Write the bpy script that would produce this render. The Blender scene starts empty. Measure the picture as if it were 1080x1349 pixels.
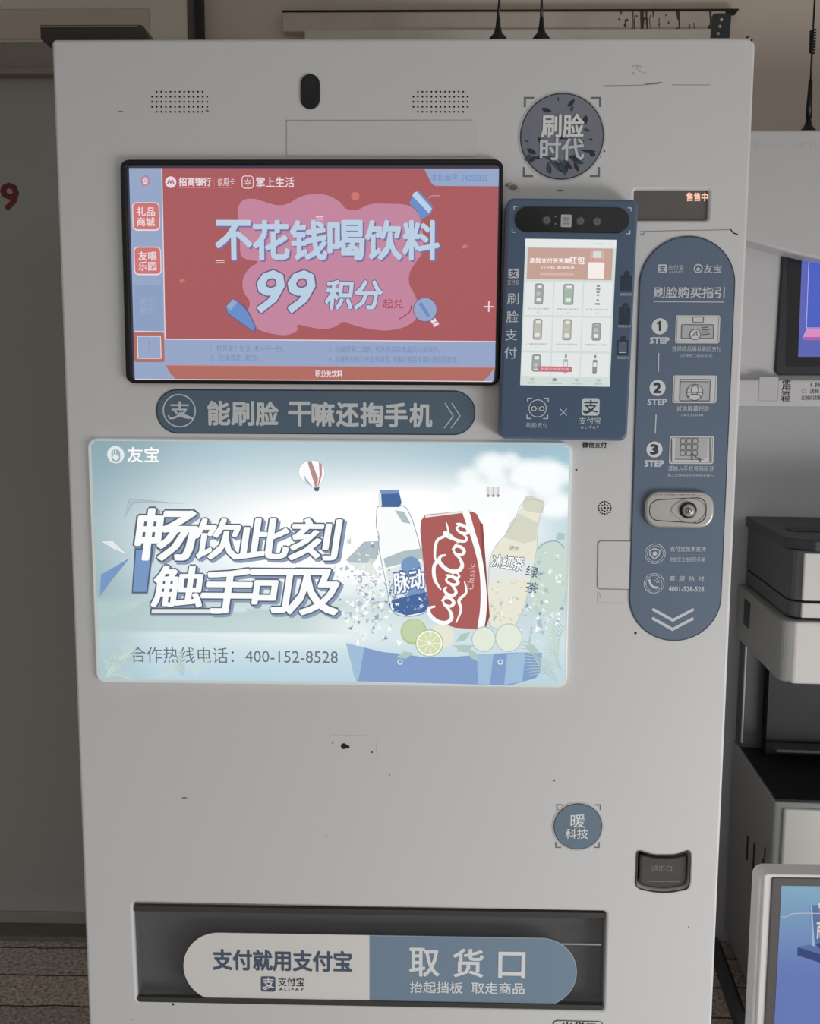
import bpy, bmesh, math, random
from mathutils import Vector, Matrix

random.seed(7)
S = bpy.context.scene
COL = S.collection

# ------------------------------------------------------------------ camera, light, exposure
IMG_W, IMG_H, FPX = 1080.0, 1349.0, 1350.0
CAM = Vector((0.0454434, -1.4200239, 1.4809775))
PITCH, YAW, ROLL = 0.1268086, 0.0218023, 0.0043426


def cam_axes():
    cp, sp = math.cos(PITCH), math.sin(PITCH)
    cy, sy = math.cos(YAW), math.sin(YAW)
    rz = Matrix(((cy, -sy, 0), (sy, cy, 0), (0, 0, 1)))
    fw, up, rt = rz @ Vector((0, cp, -sp)), rz @ Vector((0, sp, cp)), rz @ Vector((1, 0, 0))
    cr, sr = math.cos(ROLL), math.sin(ROLL)
    return cr * rt + sr * up, -sr * rt + cr * up, fw


RT, UP, FW = cam_axes()
cd = bpy.data.cameras.new('camera')
cd.sensor_fit = 'HORIZONTAL'
cd.sensor_width = 36.0
cd.lens = 36.0 * FPX / IMG_W
cd.clip_start = 0.01
cam = bpy.data.objects.new('camera', cd)
COL.objects.link(cam)
cam.matrix_world = Matrix(((RT.x, UP.x, -FW.x, CAM.x), (RT.y, UP.y, -FW.y, CAM.y), (RT.z, UP.z, -FW.z, CAM.z), (0, 0, 0, 1)))
S.camera = cam

S.view_settings.view_transform = 'Standard'
S.view_settings.look = 'None'
S.view_settings.exposure = 0.0
S.view_settings.gamma = 1.0
S.view_settings.use_curve_mapping = False

w = bpy.data.worlds.new('daylight')
S.world = w
w.use_nodes = True
nt = w.node_tree
nt.nodes.clear()
wo = nt.nodes.new('ShaderNodeOutputWorld')
bg = nt.nodes.new('ShaderNodeBackground')
tc = nt.nodes.new('ShaderNodeTexCoord')
sx = nt.nodes.new('ShaderNodeSeparateXYZ')
rp = nt.nodes.new('ShaderNodeValToRGB')
rp.color_ramp.elements[0].position = 0.45
rp.color_ramp.elements[0].color = (0.50, 0.49, 0.47, 1)
rp.color_ramp.elements[1].position = 0.75
rp.color_ramp.elements[1].color = (1.0, 1.0, 1.0, 1)
mp = nt.nodes.new('ShaderNodeMapRange')
mp.inputs['From Min'].default_value = -1
mp.inputs['From Max'].default_value = 1
nt.links.new(tc.outputs['Generated'], sx.inputs[0])
nt.links.new(sx.outputs['Z'], mp.inputs['Value'])
nt.links.new(mp.outputs[0], rp.inputs[0])
nt.links.new(rp.outputs[0], bg.inputs[0])
bg.inputs[1].default_value = 0.385
nt.links.new(bg.outputs[0], wo.inputs[0])

sl = bpy.data.lights.new('soft_daylight', 'SUN')
sl.energy = 0.35
sl.angle = math.radians(60)
sl.color = (1.0, 0.995, 0.985)
so = bpy.data.objects.new('soft_daylight', sl)
COL.objects.link(so)
so.rotation_euler = (math.radians(64), 0, math.radians(32))


# added area light, low at front right, brightens the machine's lower right
al = bpy.data.lights.new('added_side_light', 'AREA')
al.shape = 'RECTANGLE'
al.size, al.size_y = 1.6, 0.55
al.energy = 28
al.color = (1.0, 1.0, 1.0)
ao = bpy.data.objects.new('added_side_light', al)
COL.objects.link(ao)
ao.location = (2.0, -1.5, 0.32)
ao.rotation_euler = (Vector((0.4, 0.0, 0.5)) - Vector(ao.location)).to_track_quat('-Z', 'Y').to_euler()


# ------------------------------------------------------------------ photograph pixel -> place
def at(px, py, y=0.0):
    d = FW + RT * ((px - IMG_W / 2) / FPX) + UP * ((IMG_H / 2 - py) / FPX)
    t = (y - CAM.y) / d.y
    return CAM + d * t


def atz(px, py, z):
    d = FW + RT * ((px - IMG_W / 2) / FPX) + UP * ((IMG_H / 2 - py) / FPX)
    return CAM + d * ((z - CAM.z) / d.z)


def F(px, py, y=0.0):
    p = at(px, py, y)
    return (p.x, p.z)


# ------------------------------------------------------------------ materials
def lin(c):
    return tuple(((v / 255) / 12.92 if v / 255 <= 0.04045 else ((v / 255 + 0.055) / 1.055) ** 2.4) for v in c)


MATS = {}


def mat(name, rgb, rough=0.5, metal=0.0, emit=None, noise=0.0, scale=40.0, bump=0.0, spec=None, dirt=None):
    if name in MATS:
        return MATS[name]
    m = bpy.data.materials.new(name)
    m.use_nodes = True
    n = m.node_tree
    b = n.nodes['Principled BSDF']
    c = lin(rgb)
    b.inputs['Base Color'].default_value = (*c, 1)
    b.inputs['Roughness'].default_value = rough
    b.inputs['Metallic'].default_value = metal
    if spec is not None:
        b.inputs['Specular IOR Level'].default_value = spec
    if emit is not None:
        e = lin(emit)
        b.inputs['Emission Color'].default_value = (*e, 1)
        b.inputs['Emission Strength'].default_value = 1.0
    if noise or bump:
        t = n.nodes.new('ShaderNodeTexCoord')
        z = n.nodes.new('ShaderNodeTexNoise')
        z.inputs['Scale'].default_value = scale
        z.inputs['Detail'].default_value = 5
        n.links.new(t.outputs['Object'], z.inputs['Vector'])
        if noise:
            mx = n.nodes.new('ShaderNodeMix')
            mx.data_type = 'RGBA'
            d = dirt and lin(dirt) or tuple(v * 0.6 for v in c)
            mx.inputs[6].default_value = (*c, 1)
            mx.inputs[7].default_value = (*d, 1)
            mr = n.nodes.new('ShaderNodeMapRange')
            mr.inputs['From Min'].default_value = 0.4
            mr.inputs['From Max'].default_value = 0.8
            mr.inputs['To Max'].default_value = noise
            n.links.new(z.outputs[0], mr.inputs['Value'])
            n.links.new(mr.outputs[0], mx.inputs[0])
            n.links.new(mx.outputs[2], b.inputs['Base Color'])
        if bump:
            bp = n.nodes.new('ShaderNodeBump')
            bp.inputs['Strength'].default_value = bump
            bp.inputs['Distance'].default_value = 0.004
            n.links.new(z.outputs[0], bp.inputs['Height'])
            n.links.new(bp.outputs[0], b.inputs['Normal'])
    MATS[name] = m
    return m


def glow(name, rgb):
    """a lit pixel / backlit print behind a glossy sheet"""
    return mat(name, (12, 12, 14), 0.12, emit=rgb, spec=0.35)


def backlit(name, rgb):
    """backlit print behind a satin sheet"""
    return mat(name, (20, 20, 22), 0.35, emit=rgb, spec=0.25)


# ------------------------------------------------------------------ 2D shapes in plane coordinates (X, Z)
def circ(px, py, r, y=0.0, n=40, sy=1.0, rot=0.0):
    c = F(px, py, y)
    k = (F(px + 10, py, y)[0] - F(px - 10, py, y)[0]) / 20
    out = []
    for i in range(n):
        a = 2 * math.pi * i / n
        u, v = r * k * math.cos(a), r * k * sy * math.sin(a)
        out.append((c[0] + u * math.cos(rot) - v * math.sin(rot), c[1] + u * math.sin(rot) + v * math.cos(rot)))
    return out


def round_loop(pts, r, n=6):
    out = []
    m = len(pts)
    rs = r if isinstance(r, (list, tuple)) else [r] * m
    for i in range(m):
        p, a, b = Vector(pts[i]), Vector(pts[i - 1]), Vector(pts[(i + 1) % m])
        rr = rs[i]
        if rr <= 0:
            out.append(tuple(p))
            continue
        u, v = (a - p).normalized(), (b - p).normalized()
        ang = u.angle(v)
        d = min(rr / math.tan(ang / 2), (a - p).length * .499, (b - p).length * .499)
        r2 = d * math.tan(ang / 2)
        c = p + (u + v).normalized() * (r2 / math.sin(ang / 2))
        s, e = p + u * d - c, p + v * d - c
        a0 = math.atan2(s.y, s.x)
        da = (math.atan2(e.y, e.x) - a0 + math.pi) % (2 * math.pi) - math.pi
        for k in range(n + 1):
            t = a0 + da * k / n
            out.append((c.x + r2 * math.cos(t), c.y + r2 * math.sin(t)))
    return out


PXM = 0.001005


def rquad(c, r, y=0.0, n=6):
    rr = [v * PXM for v in r] if isinstance(r, (list, tuple)) else r * PXM
    return round_loop([F(a, b, y) for a, b in c], rr, n)


def box2(x0, y0, x1, y1, y=0.0):
    xm, ym = (x0 + x1) / 2, (y0 + y1) / 2
    return F(x0, ym, y)[0], F(xm, y1, y)[1], F(x1, ym, y)[0], F(xm, y0, y)[1]


def rrect(x0, y0, x1, y1, r, y=0.0, n=5):
    a, b, c, d = box2(x0, y0, x1, y1, y)
    return round_loop([(a, d), (c, d), (c, b), (a, b)], r * PXM, n)


def smooth(pts, closed=True, n=6):
    m = len(pts)
    out = []
    rng = range(m) if closed else range(m - 1)
    for i in rng:
        g = (lambda k: Vector(pts[k % m])) if closed else (lambda k: Vector(pts[max(0, min(m - 1, k))]))
        p0, p1, p2, p3 = g(i - 1), g(i), g(i + 1), g(i + 2)
        for k in range(n):
            t = k / n
            q = 0.5 * ((2 * p1) + (p2 - p0) * t + (2 * p0 - 5 * p1 + 4 * p2 - p3) * t * t + (3 * p1 - p0 - 3 * p2 + p3) * t ** 3)
            out.append(tuple(q))
    if not closed:
        out.append(tuple(pts[-1]))
    return out


_txt = {}


def text_raw(s, bold, shear):
    k = (s, bold, shear)
    if k in _txt:
        return _txt[k]
    if bold > 0:
        # heavier weight: the regular glyphs struck again around a small circle
        v0, f0 = text_raw(s, 0.0, shear)
        v, f = [], []
        offs = [(0, 0)] + [(bold * math.cos(math.pi * (i + .5) / 4), bold * math.sin(math.pi * (i + .5) / 4)) for i in range(8)]
        if bold > .05:
            offs += [(bold * .5 * math.cos(math.pi * i / 2), bold * .5 * math.sin(math.pi * i / 2)) for i in range(4)]
        for dx, dz in offs:
            o = len(v)
            v += [(a + dx, b + dz) for a, b in v0]
            f += [tuple(i + o for i in q) for q in f0]
        _txt[k] = (v, f)
        return v, f
    cu = bpy.data.curves.new('lettering', 'FONT')
    cu.body = s
    cu.size = 1.0
    cu.resolution_u = 2
    cu.offset = bold
    cu.shear = shear
    o = bpy.data.objects.new('lettering', cu)
    COL.objects.link(o)
    bpy.context.view_layer.update()
    dg = bpy.context.evaluated_depsgraph_get()
    me = bpy.data.meshes.new_from_object(o.evaluated_get(dg), depsgraph=dg)
    v = [(q.co.x, q.co.y) for q in me.vertices]
    f = [tuple(p.vertices) for p in me.polygons]
    bpy.data.objects.remove(o)
    bpy.data.curves.remove(cu)
    bpy.data.meshes.remove(me)
    _txt[k] = (v, f)
    return v, f


LAY = 0.00022


class Art:
    """flat print: layers of shapes on the plane y (outwards is -y), one mesh"""

    def __init__(self, y=0.0, step=LAY):
        self.y, self.step = y, step
        self.v, self.f, self.mi, self.ms = [], [], [], []

    def m(self, ma):
        if ma not in self.ms:
            self.ms.append(ma)
        return self.ms.index(ma)

    def add(self, pts3, faces, ma):
        o = len(self.v)
        self.k = (getattr(self, 'k', 0) + 1) % 16
        dy = self.k * 4e-6
        pts3 = [(x, y - dy, z) for x, y, z in pts3]
        self.v += pts3
        k = self.m(ma)
        for f in faces:
            self.f.append(tuple(i + o for i in f))
            self.mi.append(k)

    def yy(self, lay):
        return self.y - lay * self.step

    def poly(self, loop, ma, lay=1):
        y = self.yy(lay)
        a = sum(loop[i - 1][0] * loop[i][1] - loop[i][0] * loop[i - 1][1] for i in range(len(loop)))
        if a < 0:
            loop = loop[::-1]
        self.add([(x, y, z) for x, z in loop], [tuple(range(len(loop)))], ma)

    def plate(self, loop, ma, back, lay=0, side=None):
        """solid sheet from y=back to the layer"""
        y = self.yy(lay)
        n = len(loop)
        a = sum(loop[i - 1][0] * loop[i][1] - loop[i][0] * loop[i - 1][1] for i in range(n))
        if a < 0:
            loop = loop[::-1]
        self.add([(x, y, z) for x, z in loop], [tuple(range(n))], ma)
        self.add([(x, y, z) for x, z in loop] + [(x, back, z) for x, z in loop],
                 [(i, i + n, (i + 1) % n + n, (i + 1) % n) for i in range(n)], side or ma)

    def ring(self, loop, wd, ma, lay=1):
        self.stroke(loop, wd, ma, lay, closed=True, raw=True)

    def stroke(self, pts, wd, ma, lay=1, closed=False, raw=False, y=None, taper=None):
        """pts in px unless raw; wd in px (or list)"""
        P = [Vector(p) for p in (pts if raw else [F(a, b, self.y) for a, b in pts])]
        n = len(P)
        L, Rr = [], []
        for i in range(n):
            if closed:
                d0, d1 = P[i] - P[i - 1], P[(i + 1) % n] - P[i]
            else:
                d0 = P[i] - P[i - 1] if i else P[1] - P[0]
                d1 = P[i + 1] - P[i] if i < n - 1 else P[i] - P[i - 1]
            d0 = d0.normalized() if d0.length > 1e-9 else Vector((1, 0))
            d1 = d1.normalized() if d1.length > 1e-9 else d0
            t = d0 + d1
            t = t.normalized() if t.length > 1e-6 else d0
            nn = Vector((-t.y, t.x))
            k = max(0.5, nn.dot(Vector((-d0.y, d0.x))))
            ww = (wd[i] if isinstance(wd, (list, tuple)) else wd) * PXM / 2 / k
            L.append(P[i] + nn * ww)
            Rr.append(P[i] - nn * ww)
        yy = self.yy(lay)
        vs = [(q.x, yy, q.y) for q in L] + [(q.x, yy, q.y) for q in Rr]
        fs = [(i, i + n, (i + 1) % n + n, (i + 1) % n) for i in range(n if closed else n - 1)]
        self.add(vs, fs, ma)

    def text(self, s, box, ma, lay=2, bold=0.0, shear=0.0, quad=None, slant=0.0):
        """fit the string into a px box, or into a px quad TL,TR,BR,BL"""
        v0, _ = text_raw(s, 0.0, shear)
        if not v0:
            return
        v, f = text_raw(s, bold, shear)
        n0 = max(1, len(v0))
        x0, x1 = min(a for a, b in v0), max(a for a, b in v0)
        y0, y1 = min(b for a, b in v0), max(b for a, b in v0)
        yy = self.yy(lay)
        out = []
        if quad:
            q = [Vector(F(a, b, self.y)) for a, b in quad]
            for i_, (a, b) in enumerate(v):
                s_, t_ = (a - x0) / (x1 - x0), (b - y0) / max(1e-6, y1 - y0)
                p = (q[3] * (1 - s_) + q[2] * s_) * (1 - t_) + (q[0] * (1 - s_) + q[1] * s_) * t_
                out.append((p.x, yy - (i_ // n0) * 6e-6, p.y))
        else:
            A, B, C, D = box2(*box, self.y)
            for i_, (a, b) in enumerate(v):
                s_, t_ = (a - x0) / (x1 - x0), (b - y0) / max(1e-6, y1 - y0)
                out.append((A + (C - A) * s_ + slant * (t_ - .5) * (D - B), yy - (i_ // n0) * 6e-6, B + (D - B) * t_))
        self.add(out, f, ma)

    def build(self, name, parent=None):
        me = bpy.data.meshes.new(name)
        me.from_pydata(self.v, [], self.f)
        for a in self.ms:
            me.materials.append(a)
        me.polygons.foreach_set('material_index', self.mi)
        me.update()
        o = bpy.data.objects.new(name, me)
        COL.objects.link(o)
        if parent:
            o.parent = parent
        return o


def painted(name, quad, nx, ny, func, y, parent, strength=1.0, base=(20, 20, 22), rough=0.35):
    """backlit print: a fine sheet whose picture is stored per vertex"""
    q = [Vector(F(a, b, y)) for a, b in quad]
    vs, cols = [], []
    for j in range(ny + 1):
        for i in range(nx + 1):
            s, t = i / nx, j / ny
            p = (q[0] * (1 - s) + q[1] * s) * (1 - t) + (q[3] * (1 - s) + q[2] * s) * t
            vs.append((p.x, y, p.y))
            cols.append(lin(func(s, t)))
    fs = [(j * (nx + 1) + i, (j + 1) * (nx + 1) + i, (j + 1) * (nx + 1) + i + 1, j * (nx + 1) + i + 1) for j in range(ny) for i in range(nx)]
    return vs, fs, cols


# ------------------------------------------------------------------ 3D builder
class MB:
    def __init__(self):
        self.bm = bmesh.new()
        self.ms = []

    def m(self, ma):
        if ma not in self.ms:
            self.ms.append(ma)
        return self.ms.index(ma)

    def _fin(self, geom_faces, ma):
        k = self.m(ma)
        for f in geom_faces:
            f.material_index = k

    def box(self, x0, x1, y0, y1, z0, z1, ma, bevel=0.0, seg=2):
        b = bmesh.new()
        bmesh.ops.create_cube(b, size=1)
        for v in b.verts:
            v.co = Vector(((x0 + x1) / 2 + v.co.x * (x1 - x0), (y0 + y1) / 2 + v.co.y * (y1 - y0), (z0 + z1) / 2 + v.co.z * (z1 - z0)))
        if bevel:
            bmesh.ops.bevel(b, geom=b.edges[:], offset=bevel, segments=seg, affect='EDGES', profile=0.5)
        self.merge(b, ma)
        return self

    def merge(self, b, ma):
        k = self.m(ma)
        for f in b.faces:
            f.material_index = k
        me = bpy.data.meshes.new('tmp')
        b.to_mesh(me)
        b.free()
        self.bm.from_mesh(me)
        bpy.data.meshes.remove(me)

    def prism(self, loop, axis, a0, a1, ma, bevel=0.0, seg=2):
        """loop of 2D points; axis 'x': (y,z), 'y': (x,z), 'z': (x,y)"""
        b = bmesh.new()

        def P(p, a):
            return {'x': (a, p[0], p[1]), 'y': (p[0], a, p[1]), 'z': (p[0], p[1], a)}[axis]
        A = [b.verts.new(P(p, a0)) for p in loop]
        B = [b.verts.new(P(p, a1)) for p in loop]
        n = len(loop)
        b.faces.new(A)
        b.faces.new(B[::-1])
        for i in range(n):
            b.faces.new((A[i], B[i], B[(i + 1) % n], A[(i + 1) % n]))
        bmesh.ops.recalc_face_normals(b, faces=b.faces[:])
        if bevel:
            es = [e for e in b.edges if all(len(f.verts) > 4 or True for f in e.link_faces) and e.calc_face_angle(0) > 0.6]
            bmesh.ops.bevel(b, geom=es, offset=bevel, segments=seg, affect='EDGES', profile=0.5)
        self.merge(b, ma)
        return self

    def tube(self, pts, r, ma, n=10, caps=True):
        pts = [Vector(p) for p in pts]
        b = bmesh.new()
        rings = []
        for i, p in enumerate(pts):
            t = (pts[min(i + 1, len(pts) - 1)] - pts[max(i - 1, 0)]).normalized()
            u = t.orthogonal().normalized() if i == 0 else (rings_u - t * rings_u.dot(t)).normalized()
            rings_u = u
            v = t.cross(u)
            rr = r[i] if isinstance(r, (list, tuple)) else r
            rings.append([b.verts.new(p + u * rr * math.cos(2 * math.pi * k / n) + v * rr * math.sin(2 * math.pi * k / n)) for k in range(n)])
        for i in range(len(rings) - 1):
            for k in range(n):
                b.faces.new((rings[i][k], rings[i][(k + 1) % n], rings[i + 1][(k + 1) % n], rings[i + 1][k]))
        if caps:
            b.faces.new(rings[0][::-1])
            b.faces.new(rings[-1])
        for f in b.faces:
            f.smooth = True
        bmesh.ops.recalc_face_normals(b, faces=b.faces[:])
        self.merge(b, ma)
        return self

    def build(self, name, parent=None, smooth=False):
        me = bpy.data.meshes.new(name)
        self.bm.to_mesh(me)
        self.bm.free()
        for a in self.ms:
            me.materials.append(a)
        if smooth:
            for p in me.polygons:
                p.use_smooth = True
        o = bpy.data.objects.new(name, me)
        COL.objects.link(o)
        if parent:
            o.parent = parent
        return o


def sheet(name, outer, holes, yf, yb, bevel, ma, parent=None, res=2):
    """plate in the XZ plane with true cut-outs and bevelled rims"""
    cu = bpy.data.curves.new('outline', 'CURVE')
    cu.dimensions = '2D'
    cu.fill_mode = 'BOTH'
    cu.extrude = abs(yb - yf) / 2 - bevel
    cu.bevel_depth = bevel
    cu.bevel_resolution = res
    cu.offset = -bevel
    for lp in [outer] + holes:
        sp = cu.splines.new('POLY')
        sp.points.add(len(lp) - 1)
        for i, (x, z) in enumerate(lp):
            sp.points[i].co = (x, z, 0, 1)
        sp.use_cyclic_u = True
    o = bpy.data.objects.new('outline', cu)
    COL.objects.link(o)
    bpy.context.view_layer.update()
    dg = bpy.context.evaluated_depsgraph_get()
    me = bpy.data.meshes.new_from_object(o.evaluated_get(dg), depsgraph=dg)
    bpy.data.objects.remove(o)
    bpy.data.curves.remove(cu)
    for v in me.vertices:
        x, z, d = v.co
        v.co = (x, (yf + yb) / 2 - d, z)
    me.materials.clear()
    me.materials.append(ma)
    me.name = name
    for p in me.polygons:
        p.material_index = 0
    r = bpy.data.objects.new(name, me)
    COL.objects.link(r)
    if parent:
        r.parent = parent
    return r


def absorb(o, art):
    """print shapes of an Art onto an existing part's own mesh"""
    me = o.data
    bm = bmesh.new()
    bm.from_mesh(me)
    base = len(me.materials)
    for a_ in art.ms:
        me.materials.append(a_)
    vs_ = [bm.verts.new(v) for v in art.v]
    for f, k in zip(art.f, art.mi):
        nf = bm.faces.new([vs_[i] for i in f])
        nf.material_index = base + k
    bm.to_mesh(me)
    bm.free()


def thing(name, label, cat, loc=(0, 0, 0), rz=0.0, group=None):
    o = bpy.data.objects.new(name, None)
    COL.objects.link(o)
    o.location = loc
    o.rotation_euler = (0, 0, rz)
    o['label'] = label
    o['category'] = cat
    if group:
        o['group'] = group
    return o


def struct(o):
    o['kind'] = 'structure'
    return o


# ------------------------------------------------------------------ palette
M_WHITE = mat('white_paint', (226, 227, 227), 0.42, noise=0.05, scale=7, dirt=(208, 206, 200))
M_BLACK = mat('black_plastic', (14, 14, 16), 0.35)
M_DARK = mat('dark_plastic', (40, 40, 42), 0.5, noise=0.2, scale=60)
M_HOLE = mat('hole_black', (8, 8, 9), 0.8)
M_LINE = mat('seam_grey', (146, 144, 141), 0.7)
M_SCUFF = mat('scuff_grey', (190, 187, 182), 0.8)
M_SMUDGE = mat('smudge_grey', (142, 139, 134), 0.8)
M_SPOT = mat('spot_dark', (35, 33, 32), 0.8)
M_BLUE = mat('sticker_blue', (92, 110, 134), 0.45)
M_BLUE2 = mat('guide_blue', (104, 122, 145), 0.5)
M_BLUEL = mat('sticker_blue_light', (126, 152, 178), 0.45)
M_EDGE = mat('sticker_edge', (58, 70, 86), 0.5)
M_PALE = mat('sticker_white', (246, 248, 249), 0.5)
M_PALE2 = mat('sticker_grey_white', (220, 227, 234), 0.5)
M_GREY = mat('print_grey', (120, 126, 134), 0.6)
M_STEEL = mat('brushed_metal', (205, 204, 200), 0.35, metal=0.6, noise=0.15, scale=90)

# ------------------------------------------------------------------ setting
WALL = 1.22
wm = mat('wall_plaster', (222, 209, 197), 0.9, noise=0.25, scale=6, bump=0.15, dirt=(208, 196, 186))
g = MB()
g.box(-4.5, 4.5, WALL, WALL + 0.2, -0.05, 3.6, wm)
struct(g.build('wall_back'))

# floor: speckled stone strips with recessed joints
fm = bpy.data.materials.new('stone_floor')
fm.use_nodes = True
n = fm.node_tree
b = n.nodes['Principled BSDF']
b.inputs['Roughness'].default_value = 0.85
t = n.nodes.new('ShaderNodeTexCoord')
mpn = n.nodes.new('ShaderNodeMapping')
mpn.inputs['Location'].default_value = (0.37, 0.030, 0)
br = n.nodes.new('ShaderNodeTexBrick')
br.inputs['Scale'].default_value = 1.0
br.inputs['Brick Width'].default_value = 7.0
br.inputs['Row Height'].default_value = 0.125
br.inputs['Mortar Size'].default_value = 0.003
br.inputs['Color1'].default_value = (*lin((216, 203, 192)), 1)
br.inputs['Color2'].default_value = (*lin((196, 184, 176)), 1)
br.inputs['Mortar'].default_value = (*lin((90, 80, 72)), 1)
nz = n.nodes.new('ShaderNodeTexNoise')
nz.inputs['Scale'].default_value = 95
nz.inputs['Detail'].default_value = 6
nz.inputs['Roughness'].default_value = 0.7
rr = n.nodes.new('ShaderNodeValToRGB')
rr.color_ramp.elements[0].position = 0.36
rr.color_ramp.elements[0].color = (0.25, 0.23, 0.22, 1)
rr.color_ramp.elements[1].position = 0.62
rr.color_ramp.elements[1].color = (1.15, 1.12, 1.1, 1)
mx = n.nodes.new('ShaderNodeMix')
mx.data_type = 'RGBA'
mx.blend_type = 'MULTIPLY'
mx.inputs[0].default_value = 0.9
wv_ = n.nodes.new('ShaderNodeTexNoise')
wv_.inputs['Scale'].default_value = 9
wad = n.nodes.new('ShaderNodeVectorMath')
wad.operation = 'MULTIPLY_ADD'
wad.inputs[1].default_value = (0, 0.02, 0)
n.links.new(t.outputs['Object'], wv_.inputs['Vector'])
n.links.new(wv_.outputs['Color'], wad.inputs[0])
n.links.new(t.outputs['Object'], wad.inputs[2])
n.links.new(wad.outputs[0], mpn.inputs[0])
n.links.new(mpn.outputs[0], br.inputs['Vector'])
n.links.new(t.outputs['Object'], nz.inputs['Vector'])
n.links.new(nz.outputs[0], rr.inputs[0])
n.links.new(br.outputs['Color'], mx.inputs[6])
n.links.new(rr.outputs[0], mx.inputs[7])
n.links.new(mx.outputs[2], b.inputs['Base Color'])
bp = n.nodes.new('ShaderNodeBump')
bp.inputs['Strength'].default_value = 0.6
bp.inputs['Distance'].default_value = 0.006
n.links.new(nz.outputs[0], bp.inputs['Height'])
n.links.new(bp.outputs[0], b.inputs['Normal'])
g = MB()
g.box(-4.5, 4.5, -6, WALL, -0.1, 0.0, fm)
struct(g.build('floor'))
# the covered passage: unseen ceiling, its edge set to darken the machine's top
g = MB()
g.box(-4.5, 4.5, -2.0, WALL, 3.0, 3.15, mat('ceiling_white', (206, 204, 198), 0.9, noise=0.1, scale=4))
struct(g.build('ceiling'))
# grey metal door with frame, transom above
M_DOOR = mat('door_grey', (168, 168, 162), 0.55, noise=0.2, scale=5, dirt=(158, 156, 155))
M_FRAME = mat('frame_grey', (150, 143, 134), 0.6, noise=0.3, scale=9, dirt=(108, 105, 102))
M_TRANS = mat('transom_beige', (224, 219, 206), 0.7, noise=0.2, scale=6)
M_TRANS2 = mat('transom_panel', (206, 194, 182), 0.75, noise=0.2, scale=6)
M_SILL = mat('sill_stone', (112, 108, 100), 0.8, noise=0.5, scale=60)
yd = WALL - 0.03
g = MB()
zb, zt = at(40, 1214, yd).z, at(30, 103, yd).z
g.box(-2.35, -0.50, yd, WALL + 0.01, 0.012, zt, M_DOOR)
g.box(-2.35, -0.50, yd - 0.006, yd, 0.012, 0.045, M_FRAME, 0.002)
g.box(-0.50, -0.42, yd - 0.02, WALL, 0, at(30, 57, yd).z, M_FRAME, 0.003)
door = struct(g.build('door_1'))
a = Art(yd, 0.0006)
a.text('9', (2, 242, 24, 276), mat('red_paint', (118, 44, 44), 0.7, noise=0.5, scale=90), 1, bold=0.03)
a.build('door_number', door)
g = MB()
zh0, zh1 = at(30, 102, yd).z, at(30, 58, yd).z
g.box(-2.4, -0.42, yd - 0.02, WALL, zh0, zh1, M_FRAME, 0.004)
g.box(-2.4, -0.42, yd - 0.035, WALL, zh0 - 0.002, zh0 + 0.014, M_FRAME, 0.004)
struct(g.build('trim_1'))
g = MB()
g.box(-2.4, at(246, 5, yd).x, yd, WALL, zh1, 3.4, M_TRANS, 0.003)
g.box(-2.4, at(197, 30, yd).x, yd - 0.003, yd, at(90, 52, yd).z, at(90, 12, yd).z, M_TRANS2, 0.002)
g.box(at(246, 5, yd).x, at(257, 5, yd).x, yd + 0.005, WALL, zh1, 3.4, mat('post_grey', (96, 92, 88), 0.6), 0.002)
g.box(at(257, 5, yd).x, at(266, 5, yd).x, yd - 0.01, WALL, zh1, 3.4, mat('post_dark', (34, 31, 29), 0.6), 0.002)
struct(g.build('trim_2'))
g = MB()
ys = atz(55, 1240, 0).y
g.box(-2.4, 0.2, ys, WALL, 0, 0.012, M_SILL, 0.003)
struct(g.build('trim_3'))

# pale ledge high on the wall behind the machine, with rust runs
yl = WALL - 0.035
M_LEDGE = mat('ledge_pale', (212, 202, 190), 0.8, noise=0.3, scale=10, dirt=(140, 128, 115))
M_LEDGE2 = mat('ledge_grey', (220, 217, 210), 0.7, noise=0.2, scale=12)
M_RUST = mat('rust_run', (92, 74, 60), 0.9, noise=0.6, scale=80)
M_GAP = mat('gap_dark', (52, 44, 38), 0.9)
g = MB()
x0, x1 = at(372, 14, yl).x, at(956, 14, yl).x
zt_, zm_, zb_ = at(600, 15, yl).z, at(600, 41, yl).z, at(600, 62, yl).z
g.box(x0, x1, yl, WALL, zm_, zt_, M_LEDGE, 0.003)
g.box(at(402, 45, yl).x, x1, yl - 0.015, WALL, zb_ - 0.1, zm_, M_LEDGE2, 0.004)
g.box(x0, x1 + 0.03, yl - 0.003, WALL, zt_, zt_ + 0.003, M_GAP)
led = struct(g.build('trim_4'))
a = Art(yl, 0.0005)
for px, py0, py1, wd in ((834, 15, 47, 2.5), (846, 14, 48, 10), (852, 14, 46, 5), (894, 15, 44, 4), (893, 15, 26, 9), (936, 14, 40, 6), (836, 20, 46, 3), (908, 32, 44, 3), (914, 30, 44, 2), (868, 24, 40, 2), (856, 20, 44, 2), (824, 26, 36, 3), (818, 14, 20, 4), (860, 14, 24, 4)):
    a.stroke([(px + random.uniform(-.7, .7), py0 + (py1 - py0) * k / 4) for k in range(5)], [wd, wd * .8, wd * .9, wd * .5, wd * .3], M_RUST, 1)
for k in range(14):
    px, py = random.uniform(815, 950), random.uniform(16, 40)
    a.poly(circ(px, py, random.uniform(.8, 2), yl, 8, 1.4), M_RUST, 2)
a.build('rust_stain', led)

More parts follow.
